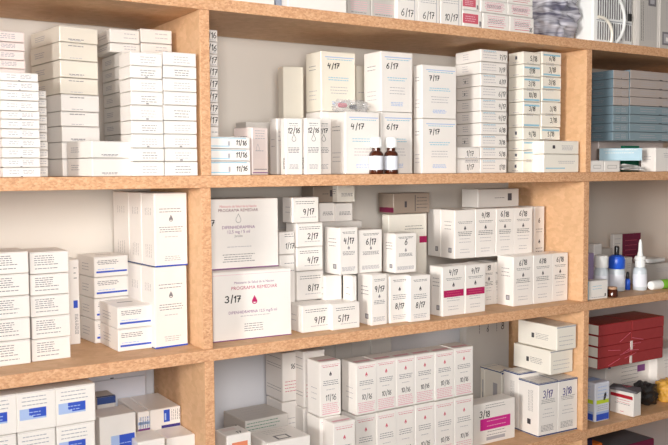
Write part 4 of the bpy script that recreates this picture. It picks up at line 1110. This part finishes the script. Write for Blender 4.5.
    (338.1, 30.3, -484.2, 51.5, 56.9, 109.9, 0, 'pinkremed', 'white', '10/16', 'T', 'pink-printed box, first from the left in the upper row of 10/16 boxes', 'small boxes dated 10/16 in two rows'),
    (390.5, 31.9, -484.2, 51.5, 56.9, 110.3, 0, 'pinkremed', 'white', '10/16', 'T', 'pink-printed box, second from the left in the upper row of 10/16 boxes', 'small boxes dated 10/16 in two rows'),
    (443.0, 31.6, -484.2, 50.4, 56.9, 109.9, 0, 'pinkremed', 'white', '10/16', 'T', 'pink-printed box, third from the left in the upper row of 10/16 boxes', 'small boxes dated 10/16 in two rows'),
    (494.4, 31.8, -484.2, 53.7, 56.9, 109.7, 0, 'pinkremed', 'white', '10/16', 'T', 'pink-printed box, fourth from the left in the upper row of 10/16 boxes', 'small boxes dated 10/16 in two rows'),
    (549.1, 30.5, -484.2, 55.7, 56.9, 109.4, 0, 'pinkremed', 'white', '10/16', 'T', 'pink-printed box, fifth from the left in the upper row of 10/16 boxes', 'small boxes dated 10/16 in two rows'),
    (605.8, 31.0, -484.2, 55.7, 56.9, 110.5, 0, 'pinkremed', 'white', '10/16', 'T', 'pink-printed box, sixth from the left in the upper row of 10/16 boxes', 'small boxes dated 10/16 in two rows'),
    (264.4, 4.0, -620.3, 53.2, 45.0, 137.4, 0, 'pinkremed', 'white', '', 'T', 'pink-topped box standing in front of the left end of the 10/16 rows', 'small boxes dated 10/16 in two rows'),
    (256.7, 45.0, -620.3, 51.4, 51.7, 139.4, 0, 'pinkremed', 'white', '', 'T', 'pale box beneath the 11/16 box', 'small boxes dated 10/16 in two rows'),
    (258.0, 45.0, -478.9, 51.6, 51.9, 114.6, 0, 'pinkremed2', 'white', '11/16', 'T', 'upright box dated 11/16 left of the 10/16 rows', 'small boxes dated 10/16 in two rows'),
    (267.5, 130.0, -620.3, 53.5, 64.0, 137.9, 0, 'plain', 'white', '', '', 'white box under the second upright box of the lower middle bay', 'upright boxes left of the 11/16 box'),
    (269.2, 130.0, -480.4, 52.8, 69.1, 121.6, 0, 'sidelines', 'white', '', '', 'second upright box from the left in the lower middle bay', 'upright boxes left of the 11/16 box'),
    (234.3, 165.0, -620.3, 43.7, 72.8, 147.6, 0, 'plain', 'white', '', '', 'white box under the leftmost upright box of the lower middle bay', 'upright boxes left of the 11/16 box'),
    (236.1, 165.0, -470.7, 43.2, 78.0, 106.4, 0, 'sidelines', 'white', '', '', 'leftmost upright box with printed side lines in the lower middle bay', 'upright boxes left of the 11/16 box'),
    (113.7, 100.0, -620.3, 102.6, 94.4, 143.2, 3, 'greenline', 'grey', '', 'T', 'grey-topped flat carton with green print at the lower middle left', 'flat cartons at the lower middle left'),
    (115.9, 8.0, -620.3, 96.3, 83.0, 122.4, 0, 'squaretop', 'white', '', 'T', 'white carton with a grey square on its lid at the bottom edge', 'flat cartons at the lower middle left'),
    (31.9, 12.0, -620.3, 51.5, 53.0, 150.0, 2, 'orangemark', 'white', '', 'T', 'white carton with orange print tight against the left divider', 'flat cartons at the lower middle left'),
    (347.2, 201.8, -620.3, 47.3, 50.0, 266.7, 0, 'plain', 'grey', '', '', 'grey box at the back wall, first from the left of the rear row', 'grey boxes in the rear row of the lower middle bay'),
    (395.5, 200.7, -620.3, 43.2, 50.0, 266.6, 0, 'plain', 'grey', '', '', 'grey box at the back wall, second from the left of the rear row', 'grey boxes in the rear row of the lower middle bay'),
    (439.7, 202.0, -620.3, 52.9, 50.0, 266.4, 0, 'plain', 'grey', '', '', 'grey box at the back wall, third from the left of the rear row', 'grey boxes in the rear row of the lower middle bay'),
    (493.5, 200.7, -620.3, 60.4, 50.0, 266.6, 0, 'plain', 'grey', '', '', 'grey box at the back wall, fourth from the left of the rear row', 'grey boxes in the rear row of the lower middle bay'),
    (685.6, 55.0, -620.3, 132.2, 45.0, 98.7, 0, 'magentabox', 'white', '3/18', 'T', 'white box dated 3/18 with a broad magenta band', ''),
    (868.1, 155.5, -620.3, 53.4, 63.1, 133.8, 0, 'sidepic', 'ivory', '', 'T', 'cream carton with blue lid edge behind the magenta band box', 'cream cartons behind the magenta band box'),
    (868.1, 219.6, -620.3, 53.4, 15.9, 133.8, 0, 'sidepic', 'ivory', '', 'T', 'second cream carton behind, left of the blue-edged one', 'cream cartons behind the magenta band box'),
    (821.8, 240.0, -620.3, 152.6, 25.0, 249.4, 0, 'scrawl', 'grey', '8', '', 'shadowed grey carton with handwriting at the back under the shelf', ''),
    (861.0, 20.0, -620.3, 64.1, 70.3, 132.2, -2, 'navyedge', 'white', '3/17', 'T', 'tall blue-edged carton dated 3/17', 'tall white cartons with blue edges by the right divider'),
    (925.6, 17.7, -620.3, 66.1, 70.3, 132.2, -2, 'navyedge', 'white', '3/18', 'T', 'tall blue-edged carton dated 3/18 against the right divider', 'tall white cartons with blue edges by the right divider'),
    (863.5, 90.7, -620.3, 64.1, 56.0, 143.2, -2, 'navyedge', 'white', '', 'T', 'tall blue-edged carton behind the one dated 3/17', 'tall white cartons with blue edges by the right divider'),
    (928.0, 88.5, -620.3, 64.5, 56.0, 143.2, -2, 'navyedge', 'white', '', 'T', 'tall blue-edged carton behind the one dated 3/18', 'tall white cartons with blue edges by the right divider'),
    (908.1, 28.0, -474.6, 79.1, 126.5, 59.6, 0, 'blacksq', 'ivory', '', 'F', 'long ivory box lying on the tall cartons, lower of two', 'long ivory boxes lying on the tall cartons'),
    (914.9, 14.0, -413.0, 67.7, 131.8, 59.6, 0, 'blacksq', 'ivory', '', 'F', 'long ivory box lying on the tall cartons, upper of two', 'long ivory boxes lying on the tall cartons'),
    (1230.5, 128.0, -620.3, 183.8, 100.0, 120.3, 0, 'paperbox', 'white', '', '', 'white printed carton under the red wrapped pack', ''),
    (1413.5, 100.0, -620.3, 149.9, 100.0, 135.6, 0, 'plain', 'white', '', '', 'white paper packet at the right edge beside the red pack', ''),
]
for r_ in ROWS:
    carton(*r_)


# ------------------------------------------------------------------ bottles
def at(x, y, z):
    return (x, y, z + BASE)


def amber_bottle(x, y, z, label):
    t = empty('medicine_bottle', at(x, y, z), random.uniform(-.3, .3), label=label, cat='bottle', group='brown glass bottles with white caps')
    q = MB()
    q.lathe([(.0135, 0), (.0148, .0015), (.015, .004), (.015, .038), (.0145, .042), (.0125, .0455), (.009, .0485), (.0085, .056)], 'amber')
    q.build('bottle_body', t, smooth=True)
    q = MB()
    q.lathe([(.0152, .0088), (.0152, .0375)], 'label_white', c=(0, 0, 0))
    p = Pen(q, 'F', .02, .01, .03, 0)
    q.build('label_sleeve', t, smooth=True)
    q = MB()
    q.lathe([(.0105, .0545), (.0112, .0552), (.0112, .0745), (.0102, .0765)], 'plastic_white')
    for i in range(24):
        a = i * math.pi / 12
        q.box(-.0004, -.0006, .056, .0004, .0002, .073, 'plastic_white', 0, M4=Matrix.Rotation(a, 4, 'Z') @ Matrix.Translation((0, -.0112, 0)))
    q.build('cap', t, smooth=True)


amber_bottle(.384, .021, .0222, 'left one of two brown glass bottles with white caps')
amber_bottle(.4225, .021, .0222, 'right one of two brown glass bottles with white caps')


def blob(name, loc, size, ma, seed, amp=.25, freq=3.0, ridge=False, parent=None, label=None, cat=None, group=None, sub=5):
    bm_ = bmesh.new()
    bmesh.ops.create_icosphere(bm_, subdivisions=sub, radius=1)
    sv = Vector((seed * 7.1, seed * 3.3, seed * 1.7))
    for v in bm_.verts:
        n = v.co.normalized()
        a = noise.noise(n * freq + sv) + .5 * noise.noise(n * freq * 2.3 + sv)
        if ridge:
            wv = noise.noise(n * 1.7 + sv) * 2.2
            t1 = (n.x * .45 + n.z * 1.1 + n.y * .3) * freq * 2.2 + wv
            t2 = (n.x * .8 - n.z * .9 + n.y * .5) * freq * 1.4 + wv * 1.4
            a = .75 - abs(math.sin(t1)) - .5 * abs(math.sin(t2)) + .5 * a
        # squarer than a ball
        k = 1 / max(abs(n.x), abs(n.y), abs(n.z)) ** .55
        p = n * k * (1 + amp * (a - .3))
        v.co = Vector((p.x * size[0] / 2, p.y * size[1] / 2, max(p.z, -.8) * size[2] / 2))
    lo = min(v.co.z for v in bm_.verts)
    for v in bm_.verts:
        v.co.z -= lo
    q = MB()
    q.bm(bm_, ma)
    o = q.build(name, parent, loc, smooth=False)
    o.data.polygons.foreach_set('use_smooth', [True] * len(o.data.polygons))
    prop(o, label, cat, group)
    return o


# clear pouch lying on the lower 4/17 carton
pz = .1516
pch = blob('plastic_pouch', at(.355, .073, pz), (.08, .045, .03), 'plastic_clear', 3, .25, 3.0, True,
           label='crumpled clear plastic pouch with red print lying on the lower 4/17 carton', cat='pouch')
q = MB()
q.lathe([(.003, -.010), (.005, -.008), (.005, .007), (.003, .010)], 'rose', 12, (-.02, 0, .015), 'x')
q.build('red_print', pch, smooth=True)
q = MB()
q.lathe([(.004, -.008), (.005, -.006), (.005, .006), (.003, .008)], 'ink_dark', 12, (.006, -.002, .012), 'x')
q.build('dark_print', pch, smooth=True)

# upper right bay: odd packets
q = MB()
lay = [0, .0035, .0065, .0095]
for i, zz in enumerate(lay):
    M4 = Matrix.Translation((.03, .02, zz + .004)) @ Matrix.Rotation(math.radians((-14, 9, -4, 17)[i]), 4, 'Z') @ Matrix.Rotation(math.radians((2, -3, 4, 3)[i]), 4, 'Y')
    q.box(-.045, -.018, 0, .045, .018, .0022, 'grey', .0004, 1, M4)
    for a in range(5):
        for c_ in (-.008, .008):
            q.box(-.04 + a * .018, c_ - .005, .0022, -.028 + a * .018, c_ + .005, .0042, 'plastic_white', .0015, 1, M4)
prop(q.build('blister_pack', None, at(1.155, .012, .0228)), 'loose grey blister strips beside the small white boxes', 'tablets')
q = MB()
q.box(0, 0, 0, .062, .012, .07, 'tealgreen', .0006)
prop(q.build('card_packet', None, at(1.256, .098, .0224)), 'dark green packet behind the cyan carton end', 'packet')
q = MB()
q.box(0, 0, 0, .034, .108, .032, 'grey', .001)
p = Pen(q, 'L', .034, .108, .032, .0001)
p.rect(0, 1, 0, 1, 'cyancard')
p.block(.1, .9, .6, .85, 2, 'white', .0014)
p = Pen(q, 'T', .034, .108, .032, .0001)
p.rect(.02, .98, .02, .98, 'white')
p.block(.2, .9, .3, .7, 4, 'cyan', .0014)
o = q.build('carton', None, at(1.222, .014, .0515), math.radians(52))
prop(o, 'pale cyan flat carton lying askew on the small white boxes', 'carton')

# top of the unit
bag = blob('plastic_bag', at(.958, .10, .3426), (.142, .13, .17), 'bag_grey', 5, .17, 3.3, True,
           label='crumpled grey plastic bag on the top shelf left of the white appliance', cat='bag')
ap = empty('appliance', at(1.037, .02, .3426), 0, label='white slotted appliance with a black switch and curved cable on the top shelf', cat='appliance')
q = MB()
q.box(0, 0, 0, .149, .06, .19, 'plastic_white', .006, 3)
q.build('housing', ap, smooth=True)
q = MB()
for z0, z1, n0, n1 in ((.008, .052, 0, 15), (.062, .17, 0, 15)):
    for i in range(n0, n1):
        xx = .016 + i * .0087
        if .108 < xx < .116 or xx > .142:
            continue
        q.box(xx, -.0012, z0 + (.004 if i > 9 else 0), xx + .0032, .001, z1, 'slot', .0004)
q.build('vent_grille', ap)
q = MB()
q.box(.012, -.0015, .055, .143, .001, .057, 'greyprint', .0003)
q.build('seam', ap)
q = MB()
q.box(.128, -.004, .062, .140, .001, .081, 'black', .001)
q.build('switch', ap)


def tube(name, pts, r, ma, parent):
    cu = bpy.data.curves.new(name, 'CURVE')
    cu.dimensions = '3D'
    cu.bevel_depth = r
    cu.bevel_resolution = 4
    sp = cu.splines.new('NURBS')
    sp.points.add(len(pts) - 1)
    for a, p_ in zip(sp.points, pts):
        a.co = (*p_, 1)
    sp.use_endpoint_u = True
    sp.order_u = 4
    ob = bpy.data.objects.new(name, cu)
    me = bpy.data.meshes.new_from_object(ob)
    bpy.data.objects.remove(ob)
    me.materials.clear()
    me.materials.append(M[ma])
    me.polygons.foreach_set('use_smooth', [True] * len(me.polygons))
    o = bpy.data.objects.new(name, me)
    C.objects.link(o)
    o.parent = parent
    return o


tube('handle', [(.0385 + .0705 * math.cos(math.radians(a)), -.006, .0615 + .0705 * math.sin(math.radians(a))) for a in range(-58, 75, 8)], .0042, 'plastic_white', ap)
tube('cable', [(.012, -.006, .062), (.03, -.009, .062), (.05, -.009, .05), (.062, -.008, .03), (.062, -.006, .008), (.061, -.004, .003)], .0038, 'ivory', ap)

# ------------------------------------------------------------------ right bay, middle row
zb = -.298 + .0003


def bottle(name, x, y, label, parts, cat='bottle', rz=0):
    t = empty(name, at(x, y, zb), rz, label=label, cat=cat)
    for nm, prof, ma in parts:
        q = MB()
        q.lathe(prof, ma)
        q.build(nm, t, smooth=True)
    return t


t = bottle('plastic_bottle', 1.138, .07, 'white plastic bottle with white cap beside the right divider',
           [('bottle_body', [(.016, 0), (.018, .002), (.018, .058), (.016, .066), (.012, .07)], 'frost'),
            ('label_sleeve', [(.0182, .014), (.0182, .05)], 'label_white'),
            ('cap', [(.0165, .0705), (.0175, .072), (.0175, .098), (.016, .102), (.008, .104)], 'plastic_white')])
t = bottle('plastic_bottle', 1.222, .09, 'clear bottle with large blue cap and black nozzle',
           [('bottle_body', [(.020, 0), (.0225, .002), (.0225, .052), (.021, .06)], 'frost'),
            ('label_sleeve', [(.0227, .012), (.0227, .046)], 'label_white'),
            ('cap', [(.021, .0605), (.0222, .062), (.0222, .084), (.019, .093), (.012, .097)], 'blue_cap'),
            ('nozzle', [(.006, .0965), (.0065, .098), (.0065, .117), (.005, .121)], 'black')])
t = bottle('dropper_bottle', 1.262, .085, 'tiny blue bottle with dark cap between the two larger bottles',
           [('bottle_body', [(.006, 0), (.0068, .001), (.0068, .026), (.004, .03)], 'blue_cap'),
            ('cap', [(.0045, .0302), (.0048, .031), (.004, .046), (.002, .049)], 'black')])
t = bottle('spray_bottle', 1.287, .065, 'white nasal spray bottle with tall pointed nozzle',
           [('bottle_body', [(.017, 0), (.0185, .002), (.0185, .05), (.0165, .058), (.0125, .0615)], 'frost'),
            ('label_sleeve', [(.0187, .01), (.0187, .044)], 'label_white'),
            ('collar', [(.0125, .062), (.0135, .063), (.0135, .079), (.012, .0815)], 'plastic_white'),
            ('finger_flange', [(.0125, .0818), (.0150, .083), (.0150, .0885), (.0125, .092)], 'plastic_white'),
            ('nozzle', [(.0085, .0922), (.006, .104), (.0048, .126), (.0032, .135), (.0015, .137)], 'plastic_white')])
t = bottle('glass_vial', 1.124, .022, 'small dark brown vial at the shelf edge beside the pale blue box',
           [('vial_body', [(.012, 0), (.014, .0015), (.014, .017), (.012, .0195)], 'amber'),
            ('cap', [(.011, .0197), (.0122, .0205), (.0122, .0245), (.0105, .026)], 'tan')])
t = empty('ointment_tube', at(1.302, .042, zb), 0, label='white tube with green label lying at the shelf edge', cat='tube')
q = MB()
q.lathe([(.006, 0), (.011, .001), (.0125, .006), (.0125, .04)], 'plastic_white', 20, (0, 0, .0128), 'x')
q.build('cap', t, smooth=True)
q = MB()
q.lathe([(.0122, .0402), (.0128, .042), (.0128, .07)], 'greenlabel', 20, (0, 0, .013), 'x')
q.build('label_band', t, smooth=True)
q = MB()
q.lathe([(.0122, .0702), (.0124, .072), (.011, .10), (.004, .13)], 'plastic_white', 20, (0, 0, .013), 'x')
q.build('tube_body', t, smooth=True)
q = MB()
q.box(0, 0, 0, .07, .06, .012, 'plastic_white', .004, 3)
prop(q.build('plastic_dish', None, at(1.40, .115, -.2375), math.radians(4), smooth=True), 'white plastic dish lying on the grey tray box', 'dish')

# ------------------------------------------------------------------ right bay, lower row
z4 = -.6208 + .0004
pk = empty('wrapped_pack', at(1.108, .05, -.4912), 0, label='shrink wrapped pack of red cartons lying high in the lower right bay', cat='pack')
for r_ in range(4):
    for c_ in range(2):
        q = MB()
        x0, x1 = (0, .126) if c_ == 0 else (.1275, .262)
        q.box(x0 + r_ * .001, 0, r_ * .0292, x1 + r_ * .001, .1, r_ * .0292 + .0286, 'redcard', .0012)
        p = Pen(q, 'L', x1, .1, .0286, .0001)
        M4 = None
        if c_ == 0:
            q.box(x0 + r_ * .001 - .0008, .004, r_ * .0292 + .002, x0 + r_ * .001 + .001, .096, r_ * .0292 + .0266, 'ivory', .0003)
        q.build('carton', pk)
q = MB()
q.box(.1225, -.0015, .001, .131, .0, .022, 'pink', .0003)
q.box(.1245, -.0015, .038, .133, .0, .062, 'pink', .0003)
q.build('paper_strip', pk)
q = MB()
for i in range(9):
    a0 = random.uniform(.03, .22)
    h0 = random.uniform(.01, .1)
    M4 = Matrix.Translation((a0, -.0012, h0)) @ Matrix.Rotation(random.uniform(-.5, .2), 4, 'Y')
    q.box(-.02, 0, 0, .028, .0008, .0018, 'rose', .0003, 1, M4)
q.build('film_crease', pk)

q = MB()
q.box(0, 0, 0, .033, .074, .064, 'white', .0015)
p = Pen(q, 'L', .033, .074, .064, .0002)
p.rect(.03, .97, .70, .84, 'red')
p.block(.3, .9, .5, .6, 2, 'rose')
p.block(.2, .9, .42, .44, 1, 'ink_grey')
p.rect(.45, .6, .12, .14, 'rose')
rs = prop(q.build('medicine_box', None, at(1.194, .007, z4), math.radians(2)), 'white box with a red stripe standing on the lowest visible shelf at right', 'box')
q = MB()
q.box(.001, .001, .0638, .032, .073, .0645, 'white', .0002)
q.build('tuck_flap', rs)
q = MB()
bm_ = bmesh.new()
ol = [(-.004, -.01), (.034, .004), (.040, .05), (.012, .078), (-.018, .07), (-.010, .03)]
lo = [bm_.verts.new((a, c, .0)) for a, c in ol]
hi = [bm_.verts.new((a * .96, c * .96 + .002, .005 + .004 * (i % 2))) for i, (a, c) in enumerate(ol)]
n_ = len(ol)
bm_.faces.new(list(reversed(lo)))
bm_.faces.new(hi)
for i in range(n_):
    bm_.faces.new((lo[i], lo[(i + 1) % n_], hi[(i + 1) % n_], hi[i]))
q.bm(bm_, 'slot')
q.face([(.002, .025, .0098), (.024, .025, .0098), (.012, .05, .0098)], 'rose')
q.face([(.007, .03, .0100), (.018, .03, .0100), (.012, .043, .0100)], 'ink_dark')
prop(q.build('blister_pouch', None, at(1.194, .004, z4 + .0652)), 'dark grey pouch with a triangle mark lying on the red striped box', 'pouch')

for i, (yy, hh, lb) in enumerate(((.028, .102, 'front blue and white printed pack with lime band beside the right divider'),
                                  (.118, .126, 'rear blue and white printed pack behind the front one'))):
    q = MB()
    q.box(0, 0, 0, .056, .084, hh, 'bluish', .004, 2)
    for face in 'FL':
        p = Pen(q, face, .056, .084, hh, .0003)
        p.rect(.08, .92, .04, .2, 'blue')
        p.rect(.08, .92, .2, .26, 'lightblue')
        p.rect(.08, .92, .46, .56, 'lime')
        p.block(.15, .85, .3, .4, 3, 'greyprint')
        p.block(.15, .85, .62, .88, 4, 'lightblue', .0016)
        if face == 'F':
            p.poly([(.030, .056), (.036, .054), (.042, .066), (.040, .076), (.034, .072)], 'ink_dark')
    p = Pen(q, 'T', .056, .084, hh, .0003)
    p.rect(.1, .9, .3, .6, 'lightblue')
    prop(q.build('printed_pack', None, at(1.072, yy, z4)), lb, 'pack', 'blue and white printed packs')
blob('plastic_bag', at(1.335, .078, z4), (.056, .06, .07), 'bag_black', 2, .14, 2.2, True,
     label='black crumpled bag on the lower shelf right of the red striped box', cat='bag')
blob('plastic_bag', at(1.412, .062, z4), (.07, .06, .07), 'bag_yellow', 8, .12, 2.2, True,
     label='yellow crumpled bag at the right frame edge on the lower shelf', cat='bag')

# ------------------------------------------------------------------ below the lowest visible shelf
z5 = -.938 + .0004
q = MB()
q.box(0, 0, 0, .165, .16, .232, 'maroon', .002)
p = Pen(q, 'T', .165, .16, .232, .0002)
p.rect(.02, .98, .02, .98, 'slot')
prop(q.build('carton', None, at(1.155, .035, z5)), 'dark maroon carton with grey lid below the lowest visible shelf', 'carton')
q = MB()
q.box(0, 0, 0, .058, .12, .268, 'navycard', .002)
prop(q.build('carton', None, at(1.032, .05, z5)), 'dark navy carton below the lowest visible shelf beside the divider', 'carton')
q = MB()
q.box(0, 0, 0, .022, .05, .252, 'orangecard', .0015)
prop(q.build('carton', None, at(1.100, .045, z5)), 'slim orange carton squeezed between the navy and maroon ones', 'carton')
